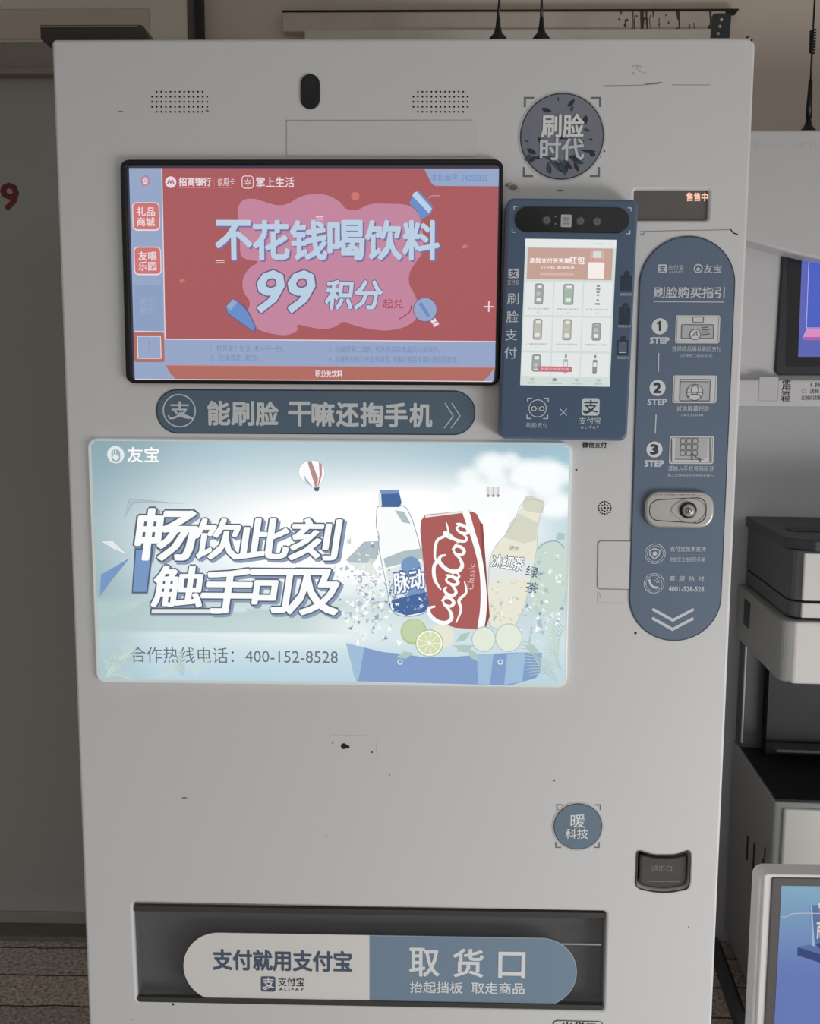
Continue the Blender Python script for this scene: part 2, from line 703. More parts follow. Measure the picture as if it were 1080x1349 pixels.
# ------------------------------------------------------------------ the vending machine
HW, HT = 0.465, 1.93
VM = thing('vending_machine', 'large white vending machine with red screen and backlit drinks poster', 'vending machine')
g = MB()
g.box(-HW + 0.004, HW - 0.004, 0.035, 0.86, 0.09, HT - 0.004, M_WHITE, 0.006)
g.build('cabinet', VM)
for sx_ in (-1, 1):
    for sy_ in (0.1, 0.8):
        g = MB()
        g.tube([(sx_ * 0.40, sy_, 0), (sx_ * 0.40, sy_, 0.012), (sx_ * 0.40, sy_, 0.013), (sx_ * 0.40, sy_, 0.092)], [0.03, 0.03, 0.014, 0.014], M_DARK, 14)
        g.build('foot', VM)

H_LED = rrect(835, 250, 933, 290, 3)
H_BIN = rquad([(174.5, 1189), (798.5, 1201), (795, 1332), (180.5, 1319)], 5)
H_CUP = [F(x, y) for x, y in smooth([(840, 1126), (843, 1122), (850, 1124), (861, 1127), (875, 1127.5), (890, 1127), (900, 1124), (906, 1122), (908.5, 1126), (908, 1146), (906, 1167), (895, 1172), (875, 1174.5), (852, 1172), (839.5, 1166), (839.5, 1146)], True, 4)]
outer = round_loop([(-HW, HT), (HW, HT), (HW, 0.10), (-HW, 0.10)], [0.006, 0.012, 0.006, 0.006])
door_p = sheet('front_door', outer, [H_LED, H_BIN, H_CUP], 0.0, 0.034, 0.004, M_WHITE, VM)

# wear and seams on the front
a = Art(0.0, 0.00015)
def seam(pts, wd, ma=M_LINE, lay=1):
    a.stroke(pts, wd, ma, lay)
seam([(843, 305), (880, 304), (930, 303.2), (962, 302.6)], 0.9)
seam([(962, 302), (966, 307), (972, 309)], 1.6, M_SPOT)
seam([(843, 309), (848, 308), (850, 305)], 1.2, M_LINE)
seam([(795, 113), (840, 112.5), (868, 110.5)], 0.8)
seam([(850, 111), (872, 108.6)], 1.4)
seam([(885, 112), (935, 112)], 0.7)
seam([(375, 158.5), (560, 158), (622, 158)], 0.5, M_SCUFF)
for px, py, rx, s in ((159, 147, 4, .25), (243, 1051, 4, .3), (273, 146, 2.2, .6), (676, 247, 6, .6), (668, 244, 3, .9), (738, 251, 5, .25), (796, 199, 1.6, 1), (791, 207, 1.2, 1)):
    a.poly(circ(px, py, rx, 0, 10, s), M_SMUDGE, 1)
for px, py, r in ((453, 983, 4.2), (458, 984, 2.5), (438, 979, .9), (490, 991, 1.2), (228, 1323, 1.6), (173, 1343, 1), (837, 834, 1.8), (759, 619, 1.4), (990, 53, 1.6), (907, 1221, .9), (730, 1028, 1.2), (430, 1102, .8), (513, 1021, .9), (732, 232, 1)):
    a.poly(circ(px, py, r, 0, 10), M_SPOT, 1)
for k in range(10):
    a.poly(circ(843 + random.uniform(-10, 8), 92 + random.uniform(-6, 6), random.uniform(1, 3), 0, 8, .6), M_SCUFF, 1)
for k in range(7):
    a.poly(circ(676 + random.uniform(-7, 9), 246 + random.uniform(-5, 6), random.uniform(.8, 2.4), 0, 8, .7), M_SCUFF, 1)
seam([(436, 968), (490, 969)], .4, M_SCUFF)
seam([(495, 975), (496, 995)], .4, M_SCUFF)
absorb(door_p, a)

# sheet left by an old label, speaker grilles, camera eye, buzzer
a = Art(-0.0012, LAY)
a.plate(rquad([(378, 159), (630, 160), (630, 206), (378, 205)], [2, 7, 7, 2]), mat('label_remnant', (223, 223, 221), 0.5), 0.0005, 0, M_LINE)
a.build('blank_label', VM)
for gx, dx in ((206.5, 6.05), (550.5, 5.95)):
    a = Art(0.0, 0.0004)
    for r, py in enumerate((121, 127.6, 134.2, 140.8, 147.4)):
        k0, k1 = (0, 11) if r in (0, 4) else (-1, 12)
        for k in range(k0, k1):
            a.poly(circ(gx + dx * k, py, 1.25, 0, 8), M_HOLE, 1)
    a.build('speaker_grille', VM)
eye = sheet('camera_eye', rquad([(396, 98), (421.5, 98), (421.5, 144), (396, 144)], 12.7, n=10), [], -0.0025, 0.002, 0.001, M_BLACK, VM)
a = Art(-0.0026, LAY)
a.poly(circ(408.5, 112, 8, 0, 24), mat('smoked_window', (30, 29, 28), 0.15), 1)
a.poly(circ(408.5, 130, 6, 0, 24), mat('lens_dark', (22, 21, 22), 0.1), 1)
a.build('lens', eye)
a = Art(0.0, 0.0004)
for r, nn, rad in ((0, 1, 1.5), (4.6, 8, 1.15), (8.2, 16, 1.15)):
    for k in range(nn):
        t_ = 2 * math.pi * k / nn
        a.poly(circ(796.5 + r * math.cos(t_), 669 + r * math.sin(t_), rad, 0, 8), M_HOLE, 1)
a.build('buzzer_grille', VM)
# coin slot cover and old label under it
cov = sheet('cover_plate', rquad([(788, 713), (836, 713), (834, 776), (787, 775)], 4), [], -0.0009, 0.002, 0.0006, M_WHITE, VM)
a = Art(0.0, 0.0002)
a.ring(rquad([(787.2, 712.2), (838, 712.4), (836, 776.6), (786.2, 775.8)], 5), 1.3, M_LINE, 1)
a.stroke([(787, 781), (787, 794), (836, 794.6)], 0.8, M_SCUFF, 1)
a.stroke([(789, 780), (791, 788)], 1, M_SCUFF, 1)
a.build('cover_seam', VM)
# text under the terminal
a = Art(0.0, 0.0003)
a.text('微信支付', (767, 582.5, 799, 590), M_SPOT, 1, 0.02)
a.build('payment_caption', VM)

# round sticker with a dark leaf print
a = Art(-0.0006)
cx, cy = 740, 180
a.plate(circ(cx, cy, 57.5, 0, 64), mat('sticker_rim_white', (206, 205, 203), 0.5), 0.001)
a.poly(circ(cx, cy, 55.3, 0, 64), M_EDGE, 1)
M_LEAFBG = mat('leaf_print_ground', (136, 138, 152), 0.5, noise=0.5, scale=22, dirt=(112, 120, 134))
a.poly(circ(cx, cy, 53.6, 0, 64), M_LEAFBG, 2)
M_LEAF = mat('leaf_print', (44, 54, 62), 0.5)
M_LEAFG = mat('leaf_print_green', (66, 88, 94), 0.5)


def leaf(px, py, L, wd, ang, ma, lay):
    ca, sa = math.cos(ang), math.sin(ang)
    pts = []
    for k in range(9):
        t_ = k / 8
        pts.append((t_ * L, wd * math.sin(math.pi * t_) ** .8))
    for k in range(7, 0, -1):
        t_ = k / 8
        pts.append((t_ * L, -wd * .7 * math.sin(math.pi * t_) ** .8))
    a.poly([F(px + u * ca - v * sa, py + u * sa + v * ca) for u, v in pts], ma, lay)


for px, py, L, wd, an in ((713, 143, 14, 3.5, .3), (747, 141, 14, 3.2, -.8), (758, 150, 12, 5, 1.2), (772, 152, 13, 4, 1.7), (768, 160, 10, 3, 2.4), (755, 140, 8, 2.5, 2), (690, 185, 7, 2, .2), (694, 196, 14, 4, .5), (700, 204, 12, 4, 2.4), (712, 190, 10, 2.5, -1.9), (716, 206, 18, 4, .2), (730, 212, 20, 4, .9), (722, 214, 16, 4, 1.4), (740, 213, 20, 3.5, 1.3), (752, 210, 18, 4, .3), (756, 214, 14, 3, 1.1), (765, 198, 20, 2.5, .1), (768, 170, 10, 2.4, .3), (760, 176, 8, 3, 2.6), (733, 178, 12, 3.5, .4), (743, 184, 10, 3, -.4), (748, 206, 22, 4.5, .2), (704, 209, 14, 3, -.3), (696, 213, 12, 3.5, -.6), (776, 200, 10, 4, .6), (735, 128, 6, 1, 1.5), (776, 183, 5, 2, .4), (762, 190, 8, 2.5, -.5), (726, 171, 6, 2, 1)):
    leaf(px, py, L, wd, an, random.choice((M_LEAF, M_LEAF, M_LEAFG)), 3)
for k in range(14):
    leaf(random.uniform(722, 752), random.uniform(208, 218), random.uniform(8, 18), 2.4, random.uniform(.4, 2.2), random.choice((M_LEAF, M_LEAFG)), 4)
a.text('刷脸', (713.5, 151, 768.5, 181), M_PALE, 6, 0.03)
a.text('时代', (711.5, 183, 768.5, 211), M_PALE2, 6, 0.024)
for sx_, sy_ in ((-1, -1), (1, -1), (-1, 1), (1, 1)):
    bx, by = 741 + sx_ * 49.5 - (1.5 if sy_ > 0 else 0), 180.5 + sy_ * 51.5
    a.stroke([(bx, by - sy_ * 12), (bx, by), (bx - sx_ * 12, by)], 2.6, M_GREY, -1)
a.build('leaf_sticker', VM)

# small warm-tech sticker
a = Art(-0.0006)
cx, cy = 761, 1088.5
a.plate(circ(cx, cy, 34, 0, 64), mat('sticker_rim_white', (206, 205, 203), 0.5), 0.001)
a.poly(circ(cx, cy, 32, 0, 64), M_EDGE, 1)
a.poly(circ(cx, cy, 31, 0, 64), mat('round_sticker_blue', (116, 138, 156), 0.45), 2)
a.text('暖', (751.5, 1072.5, 770.5, 1090), M_PALE, 4, 0.008)
a.text('科技', (744.5, 1091.5, 774.5, 1104.5), M_PALE, 4, 0.008)
for sx_, sy_ in ((-1, -1), (1, -1), (-1, 1), (1, 1)):
    bx, by = 761.5 + sx_ * 28.5 - sy_ * .8, 1088.5 + sy_ * 28
    a.stroke([(bx, by - sy_ * 7), (bx, by), (bx - sx_ * 7, by)], 1.7, M_GREY, -1)
a.build('round_sticker', VM)

# smoked display window with running text
g = MB()
a0, b0, c0, d0 = box2(830, 246, 938, 294)
g.box(a0, c0, 0.006, 0.03, b0, d0, mat('smoked_glass', (98, 94, 91), 0.12, noise=0.3, scale=25, dirt=(66, 63, 62)))  # base lifted to grey: the reflection in the glass is put into its colour
led = g.build('led_window', VM)
a = Art(0.006, LAY)
M_LED = glow('led_orange', (255, 176, 150))
M_LEDW = glow('led_core', (255, 226, 214))
a.text('售售中', (904, 254, 932, 265), M_LED, 1, 0.03)
a.text('售售中', (904, 254, 932, 265), M_LEDW, 2, -0.012)
a.build('running_text', led)

# ---------------- main display
DISP = sheet('display', rquad([(160.5, 212), (662.5, 211.5), (657, 508), (168.5, 505)], 12),
             [rquad([(168.5, 219.5), (658, 219), (651.5, 503.5), (176, 500)], 5)], -0.010, 0.003, 0.002, M_BLACK, VM)
SY = -0.005
a = Art(SY, 0.00012)
R_RED = glow('screen_red', (168, 91, 94))
R_BLUE = glow('screen_blue', (148, 165, 198))
R_BLUE2 = glow('screen_blue_soft', (140, 158, 192))
R_PINK = glow('screen_pink', (194, 134, 158))
R_SAL = glow('screen_salmon', (204, 116, 114))
R_ORG = glow('screen_orange', (176, 108, 98))
R_WHITE = glow('screen_white', (232, 216, 224))
R_PALE = glow('screen_pale', (186, 206, 226))
R_INK = glow('screen_ink', (112, 92, 132))
R_TXT = glow('screen_caption', (122, 138, 178))
R_DRED = glow('screen_dark_red', (168, 64, 78))
R_DBL = glow('screen_mid_blue', (104, 142, 198))
R_EDGE = glow('screen_edge', (60, 58, 70))
a.plate(rquad([(166, 217), (660, 216), (654, 506), (174, 503)], 4, SY), R_EDGE, 0.001, 0)
a.poly([F(x, y, SY) for x, y in ((170, 221.5), (213, 221.5), (217.5, 447), (219, 481), (231, 499), (177.5, 499))], R_BLUE, 1)
a.poly([F(x, y, SY) for x, y in ((213, 221.5), (657, 222), (652.5, 450), (217.5, 447))], R_RED, 1)
a.poly([F(x, y, SY) for x, y in ((217.5, 447), (652.5, 450), (652, 484), (218.5, 481))], R_BLUE, 2)
a.stroke([(217.5, 447), (430, 448.3), (652.5, 450)], 1.2, R_WHITE, 4)
a.stroke([(213.2, 222), (217.6, 447)], 1.2, R_WHITE, 4)
a.poly([F(x, y, SY) for x, y in ((219, 482), (652, 485), (650, 502.5), (232, 499), (224, 492))], R_ORG, 2)
a.stroke([(219, 481.5), (652, 484.5)], 1.2, R_SAL, 4)
a.poly([F(x, y, SY) for x, y in ((650.5, 485), (649.5, 502.5), (636, 502), (644, 495))], R_BLUE, 3)
a.stroke([(178, 499.5), (430, 501), (648, 502.6)], 1.1, R_WHITE, 4)
# left column
a.ring(circ(191.5, 238, 5.2, SY, 20, 1.15), 1.4, R_SAL, 3)
a.poly(circ(191.5, 239, 3, SY, 12, 1.3), R_WHITE, 3)
a.stroke([(190, 241), (191.5, 236), (193, 241)], 1, R_SAL, 4)
for q, t1, t2 in (((174.5, 266.5, 210.5, 304), '礼品', '商城'), ((176.5, 325, 212.5, 362.5), '友唱', '乐园')):
    a.poly(rrect(*q, 6, SY), R_WHITE, 2)
    a.poly(rrect(q[0] + 1.2, q[1] + 1.2, q[2] - 1.2, q[3] - 1.8, 5, SY), R_SAL, 3)
    a.text(t1, (q[0] + 6, q[1] + 6.5, q[2] - 6.5, q[1] + 18), R_WHITE, 4, 0.02)
    a.text(t2, (q[0] + 6, q[1] + 20, q[2] - 6.5, q[1] + 31.5), R_WHITE, 4, 0.02)
a.poly([F(x, y, SY) for x, y in ((177, 376), (214, 376), (215.5, 437), (178, 436))], R_BLUE2, 2)
a.text('更多\n精彩', (184, 392, 206, 414), R_BLUE, 4, 0.01)
a.stroke([(178, 436.5), (217, 437.2)], 1.2, R_WHITE, 4)
a.ring(rrect(178.5, 440, 214.5, 475, 1, SY), 4.2, R_ORG, 3)
a.poly(rrect(181, 442.5, 212.5, 472.5, 1, SY), R_BLUE, 2)
a.ring(rrect(181.5, 443, 212, 472, 1, SY), 1, R_WHITE, 4)
a.stroke([(197, 449), (197.5, 460)], 1.6, R_SAL, 4)
a.poly(circ(197.6, 466, 1.3, SY, 8), R_SAL, 4)
# head line
a.poly(circ(225, 240, 7.3, SY, 24), R_WHITE, 2)
a.stroke([(220.5, 243), (223, 237), (225, 241.5), (227, 237), (229.5, 243)], 1.5, R_DRED, 3)
a.text('招商银行', (236, 234, 278, 245), R_WHITE, 3, 0.03)
a.stroke([(236, 247.3), (278, 247.5)], 1.1, R_SAL, 3)
a.stroke([(282, 233), (282, 249)], .7, R_SAL, 3)
a.text('信用卡', (286.5, 234.5, 309, 245), R_WHITE, 3, 0.0)
a.stroke([(287, 247.3), (305, 247.5)], .9, R_SAL, 3)
a.ring(rrect(319, 232, 333.5, 248, 3.5, SY), 1, R_WHITE, 3)
for k in range(6):
    t_ = k * math.pi / 3
    a.stroke([(326.3 + 1.3 * math.cos(t_), 240 + 1.3 * math.sin(t_)), (326.3 + 5 * math.cos(t_ + .5), 240 + 5 * math.sin(t_ + .5))], 1.1, R_WHITE, 3)
a.text('掌上生活', (337.5, 233.5, 387.5, 247), R_WHITE, 3, 0.015)
a.poly(round_loop([F(x, y, SY) for x, y in ((559, 223), (657, 222.5), (656.6, 245.5), (570, 245))], [0, 0, .001, .009]), R_BLUE, 3)
a.text('本机编号: 04252325', (568, 229, 642, 239), R_DBL, 4, 0.0)
# cloud
cl = [(314, 290), (313.5, 275), (320, 264), (335, 262), (352, 267), (366, 270.5), (380, 268), (394, 260), (410, 256), (430, 257), (446, 265), (456, 275), (470, 276.5), (488, 269), (510, 268.5), (535, 270), (550, 280), (556, 300), (557, 330), (548, 345), (540, 358), (539, 374), (547, 390), (551, 405), (548, 420), (532, 431), (508, 435.5), (480, 432), (462, 427), (452, 424), (440, 431), (425, 433.5), (408, 431), (392, 428), (391, 436), (376, 441.5), (355, 439), (338, 433), (326, 424), (326, 412), (329, 398), (321, 384), (320, 368), (328, 354), (340, 345), (326, 342), (317, 335), (316, 312)]
a.poly([F(x, y, SY) for x, y in smooth(cl, True, 4)], R_PINK, 2)
a.poly(circ(468, 258.5, 5.5, SY, 18), R_SAL, 3)
R_SH = glow('screen_title_shade', (120, 110, 160))
x_ = 285
for k, ch in enumerate('不花钱喝饮料'):
    q = (285 + k * 49.3, 291.5, 285 + k * 49.3 + 46, 341.5)
    a.text(ch, (q[0] + 2, q[1] + 2, q[2] + 2, q[3] + 2), R_SH, 4, 0.032)
    a.text(ch, q, R_PALE, 6, 0.030)
for yy_ in (343.5, 346.5):
    a.stroke([(284, yy_), (296, yy_ - .5)], 1.2, R_WHITE, 6)
for yy_ in (286, 289):
    a.stroke([(416, yy_), (426, yy_)], 1.2, R_WHITE, 6)
a.text('99', (340, 357.5, 414, 411), R_INK, 4, 0.045, 0.22)
a.text('99', (340, 357.5, 414, 411), R_PALE, 5, 0.02, 0.22)
a.text('积分', (429, 370, 503, 407), R_INK, 4, 0.06, 0.12)
a.text('积分', (429, 370, 503, 407), R_PALE, 5, 0.03, 0.12)
a.text('起兑', (504, 394, 531.5, 406.5), R_DRED, 4, 0.0)
a.stroke(smooth([(542, 402), (540, 410), (533, 416), (526, 420)], False, 4), 1.5, R_DRED, 4)
# card, bottle, bulb
a.poly([F(x, y, SY) for x, y in ((297, 404), (307, 392.5), (314, 397), (322, 402), (330, 414), (338, 432), (336, 438), (320, 428), (299, 413))], R_INK, 4)
a.poly([F(x, y, SY) for x, y in ((298, 404), (307, 394), (316, 400), (322, 406), (329, 416), (336, 431), (334, 436), (320, 426.5), (300, 412))], R_DBL, 5)
a.poly([F(x, y, SY) for x, y in ((298, 404), (307, 394), (313, 398), (304, 409))], R_BLUE, 6)
a.poly([F(x, y, SY) for x, y in ((545, 256), (552, 252), (570, 272), (568, 281), (553, 290), (551, 279), (539, 268))], R_DBL, 4)
a.poly([F(x, y, SY) for x, y in ((545, 254), (549, 252.5), (569, 275), (565, 281), (543, 258))], R_PALE, 5)
a.stroke(smooth([(564, 261), (570, 258), (579, 258)], False, 4), 1.6, R_PINK, 5)
a.poly(circ(560, 408, 16, SY, 30), R_INK, 4)
a.poly(circ(560, 408, 15, SY, 30), R_BLUE, 5)
a.stroke([(553, 399), (565, 417)], 5, R_DBL, 6)
a.poly([F(x, y, SY) for x, y in ((567, 423), (573, 419), (578.5, 427), (572, 431))], R_WHITE, 5)
a.stroke([(569, 428), (576, 423)], 1, R_DRED, 6)
a.stroke([(637, 404), (650.5, 404.2)], 1.8, R_WHITE, 5)
a.stroke([(644, 397), (643.6, 411)], 1.8, R_WHITE, 5)
for px, py in ((240, 370), (612, 325)):
    a.poly(circ(px, py, 4, SY, 12, .6, .3), R_SAL, 4)
a.text('1.  打开掌上生活, 进入扫一扫。', (277, 455, 374, 464), R_TXT, 4)
a.text('3.  兑换成功, 取货。', (278, 467, 341, 476), R_TXT, 4)
a.text('2.  扫描屏幕二维码, 可从购买的商品页兑换饮料。', (433, 456, 580, 465), R_TXT, 4)
a.text('4.  如遇支付成功未出货情况, 请拨打客服电话处理退款事宜。', (433, 469, 604, 478), R_TXT, 4)
a.text('积分兑饮料', (415.5, 488, 451, 496.5), R_WHITE, 4, 0.03)
a.build('screen', DISP)

# ---------------- banner under the display
a = Art(-0.0010)
bl = [F(x, y) for x, y in ((206, 513), (626, 517.5), (626, 575), (206, 570))]
L0, R0 = F(206, 541)[0], F(626, 546)[0]
zc, hr = (F(300, 513)[1] + F(300, 571.5)[1]) / 2, (F(300, 513)[1] - F(300, 571.5)[1]) / 2
a.plate(round_loop([(L0, zc + hr), (R0, zc + hr), (R0, zc - hr), (L0, zc - hr)], hr * .98, 14), mat('sticker_rim_dark', (44, 54, 64), .5), 0.001)
h2 = hr - .0015
M_BAN = mat('banner_blue', (96, 119, 138), 0.42)
a.plate(round_loop([(L0 + .0015, zc + h2), (R0 - .0015, zc + h2), (R0 - .0015, zc - h2), (L0 + .0015, zc - h2)], h2 * .98, 14), M_BAN, -0.001, 1)
a.ring(circ(236.5, 541, 21, 0, 40), 1.8, M_PALE2, 3)
a.text('支', (224, 529, 250, 552), M_PALE2, 3, 0.012)
a.stroke(smooth([(222, 547), (224, 551), (231, 550), (240, 543)], False, 4), 2.4, M_PALE2, 3)
a.stroke(smooth([(236, 544), (246, 548), (255, 552)], False, 4), 3, M_PALE2, 3)
M_BTX = mat('banner_lettering', (224, 229, 233), 0.5)
xs = [274, 305.5, 337.5, 380.5, 411.5, 443.5, 475.5, 507.5, 540]
for k, ch in enumerate('能刷脸干嘛还掏手机'):
    yb_ = 529 + k * .35
    a.text(ch, (xs[k], yb_, xs[k] + 28.5, yb_ + 30.5), M_BTX, 3, 0.035)
for dx in (0, 9):
    a.stroke([(586 + dx, 531), (597 + dx, 548), (585 + dx, 564)], 1.3, M_BTX, 3)
a.build('slogan_banner', VM)

# ---------------- face payment terminal
TY = -0.032
TC = [(667.5, 260.5), (841.5, 262.5), (826, 581), (657.2, 578.5)]
TERM = sheet('payment_terminal', rquad(TC, 10, TY), [], TY, 0.002, 0.004, mat('terminal_slate', (98, 118, 142), 0.4), VM)
a = Art(TY)
a.plate(rquad([(671, 264), (838, 266), (823, 577.5), (660.5, 575)], 8, TY), mat('terminal_face', (84, 106, 134), 0.33), TY + .002, 1)
M_TXT = mat('terminal_lettering', (226, 234, 240), 0.5)
M_TLOW = mat('terminal_relief', (60, 74, 90), 0.5)
# corner marks
for px, py, sx_, sy_ in ((677, 272, 1, 1), (831, 274, -1, 1), (674.5, 306, 1, -1), (829.5, 308, -1, -1)):
    a.stroke([(px, py + sy_ * 4.5), (px, py), (px + sx_ * 4.5, py)], 1.1, M_TXT, 3)
a.poly(rrect(669.5, 354, 683.5, 366.5, 2, TY), M_PALE2, 3)
a.text('支', (671.5, 355.5, 681.5, 365), M_TLOW, 4, 0.02)
a.text('支付宝', (668.5, 368.5, 683, 375), M_PALE2, 3)
for ch, q in zip('刷脸支付', ((668, 386, 683, 401), (667, 409.5, 682.5, 425), (665.5, 434, 681, 448.5), (664.5, 457, 680.5, 472.5))):
    a.text(ch, q, M_TXT, 3, 0.004)
# relief icons at the right
for bx, by, hh in ((824.5, 356, 26), (822.5, 398, 28), (820, 441, 25)):
    a.poly(rrect(bx - 7.5, by + 7, bx + 7.5, by + hh + 2, 1.5, TY), mat('relief_dark', (48, 61, 77), .5), 2)
    a.poly(circ(bx + 1, by + 5, 4, TY, 16), mat('relief_dark', (48, 61, 77), .5), 2)
M_RD = MATS['relief_dark']
for r in range(3):
    for k in range(3):
        a.poly(rrect(818.8 + k * 4.4 - r * .3, 366 + r * 6.6, 821.4 + k * 4.4 - r * .3, 370 + r * 6.6, .8, TY), M_TLOW, 3)
for r in range(2):
    for k in range(2):
        a.stroke([(816.8 + k * 7, 417 + r * 5), (821 + k * 7, 417 + r * 5)], 1.2, M_TLOW, 3)
a.stroke([(823.5, 402), (823, 413)], 2.6, M_TLOW, 3)
a.poly(rrect(814.5, 450, 825.5, 462, 1, TY), mat('terminal_slate', (98, 118, 142), .4), 3)
a.ring(circ(821, 445, 2.6, TY, 12), 1, M_TLOW, 3)
a.stroke([(815, 464.3), (825, 464.5)], 1.1, M_TXT, 3)
a.text('刷脸支付', (816, 386, 832, 389.5), M_PALE2, 3)
a.text('扫码支付', (814, 428, 831, 431.5), M_PALE2, 3)
a.text('现金支付', (812.5, 469.5, 828, 473), M_PALE2, 3)
# face frame icon, cross, pay mark
a.ring(circ(708, 538, 11.3, TY, 30), 1.1, M_TXT, 3)
a.text('OIO', (699.5, 535, 717, 541.5), M_TLOW, 4, 0.09)
a.text('OIO', (699.5, 535, 717, 541.5), M_TXT, 5, 0.02)
for sx_, sy_ in ((-1, -1), (1, -1), (-1, 1), (1, 1)):
    bx, by = 708 + sx_ * 13.6 - sy_ * .4, 538 + sy_ * 13.3
    a.stroke([(bx, by - sy_ * 5), (bx - sx_ * .0, by), (bx - sx_ * 6, by)], 1.3, M_TXT, 3)
a.text('刷脸支付', (693, 556.5, 721.5, 563.5), M_PALE2, 3)
a.stroke([(737.5, 538.5), (746.5, 547.5)], 1, M_PALE2, 3)
a.stroke([(746.5, 538.5), (737.5, 547.5)], 1, M_PALE2, 3)
a.poly(rrect(766, 524.5, 789.5, 547.5, 4, TY), M_TXT, 3)
a.text('支', (768.5, 527, 787.5, 543.5), M_TLOW, 4, 0.012)
a.stroke(smooth([(768, 541), (771, 544), (777, 542), (782, 537)], False, 4), 2, M_TLOW, 4)
a.text('支付宝', (762.5, 549.5, 791.5, 559), M_TXT, 3)
a.text('A L I P A Y', (765, 561, 788.5, 564.5), M_TXT, 3, 0.015)
a.build('faceplate', TERM)
BAR = sheet('camera_bar', rquad([(679, 272.5), (829, 274), (828, 307.5), (677.5, 305.5)], 16.6, TY, 10), [], TY - 0.002, TY + .002, 0.0006, mat('bar_black', (12, 12, 13), 0.12), TERM)
yb2 = TY - 0.002
for px, py, r in ((720, 290.3, 6), (764.3, 291.3, 6), (786.3, 292, 6)):
    a = Art(yb2)
    a.plate(circ(px, py, r, yb2, 24), mat('lens_rim', (74, 74, 76), .3, metal=.4), yb2 + .0015, 4)
    a.poly(circ(px, py, r * .72, yb2, 20), mat('lens_mid', (120, 118, 118), .15), 5)
    a.poly(circ(px, py, r * .4, yb2, 16), mat('lens_core', (168, 170, 172) if px > 780 else (96, 94, 94), .1), 6)
    a.build('lens', TERM)
a = Art(yb2)
a.plate(rquad([(739, 282.5), (753, 283), (752.5, 299.5), (738.5, 299)], 1, yb2), mat('white_tag', (196, 196, 194), .6), yb2 + .0015, 2)
for k in range(4):
    a.stroke([(742, 287 + k * 2.6), (749.5, 287.2 + k * 2.6)], .9, M_GREY, 3)
for py in (285.5, 295):
    a.poly(circ(731.5, py, 1.2, yb2, 8), M_GREY, 2)
a.build('sensor_tag', TERM)
# touch screen: shop page
QS = [(692, 314.5), (812, 316), (803, 509.5), (685, 507.5)]
a = Art(TY, 0.00012)
T_BG = glow('shop_ground', (208, 219, 214))
T_CELL = glow('shop_cell', (226, 230, 230))
T_BAN = glow('shop_banner', (196, 160, 148))
T_WHT = glow('shop_white', (244, 236, 230))
T_GRY = glow('shop_grey', (138, 144, 140))
T_GRN = glow('shop_green', (162, 182, 168))
T_TAN = glow('shop_tan', (190, 184, 168))
T_RED = glow('shop_red', (196, 112, 120))
T_LGT = glow('shop_line', (182, 194, 188))
a.plate(rquad(QS, 1, TY), T_BG, TY + .001, 2)


def Q(s, t):
    x = (QS[0][0] * (1 - s) + QS[1][0] * s) * (1 - t) + (QS[3][0] * (1 - s) + QS[2][0] * s) * t
    y = (QS[0][1] * (1 - s) + QS[1][1] * s) * (1 - t) + (QS[3][1] * (1 - s) + QS[2][1] * s) * t
    return x, y


def qp(s0, t0, s1, t1, ma, lay, r=0.6):
    a.poly(rquad([Q(s0, t0), Q(s1, t0), Q(s1, t1), Q(s0, t1)], r, TY), ma, lay)


def qt(s, s0, t0, s1, t1, ma, lay, bold=0.0):
    a.text(s, None, ma, lay, bold, quad=[Q(s0, t0), Q(s1, t0), Q(s1, t1), Q(s0, t1)])


qp(0, 0, 1, .055, T_CELL, 3)
qt('04252325    12:30', .76, .022, .97, .034, T_LGT, 4)
qp(.03, .06, .965, .275, T_BAN, 3, 1)
qt('刷脸支付天天享', .06, .13, .49, .165, T_WHT, 4, .03)
qt('红包', .49, .118, .66, .168, T_WHT, 4, .03)
qt('0.1元起, 最高免单', .18, .185, .55, .203, T_WHT, 4, .01)
qp(.17, .228, .55, .247, glow('shop_banner_line', (214, 180, 168)), 4)
qp(.72, .075, .87, .145, glow('shop_card', (214, 170, 170)), 4, 1)
qp(.75, .08, .84, .125, T_BG, 5, 1)
qt('更多优惠', .735, .128, .86, .143, T_RED, 5)
qp(.70, .155, .88, .265, T_WHT, 4, 1)
cells = []
for r, (t0, t1) in enumerate(((.292, .52), (.533, .762), (.776, .935))):
    for c in range(3):
        s0 = .015 + c * .326
        qp(s0, t0, s0 + .312, t1, T_CELL, 3)
        cells.append((s0 + .156, t0, r, c))
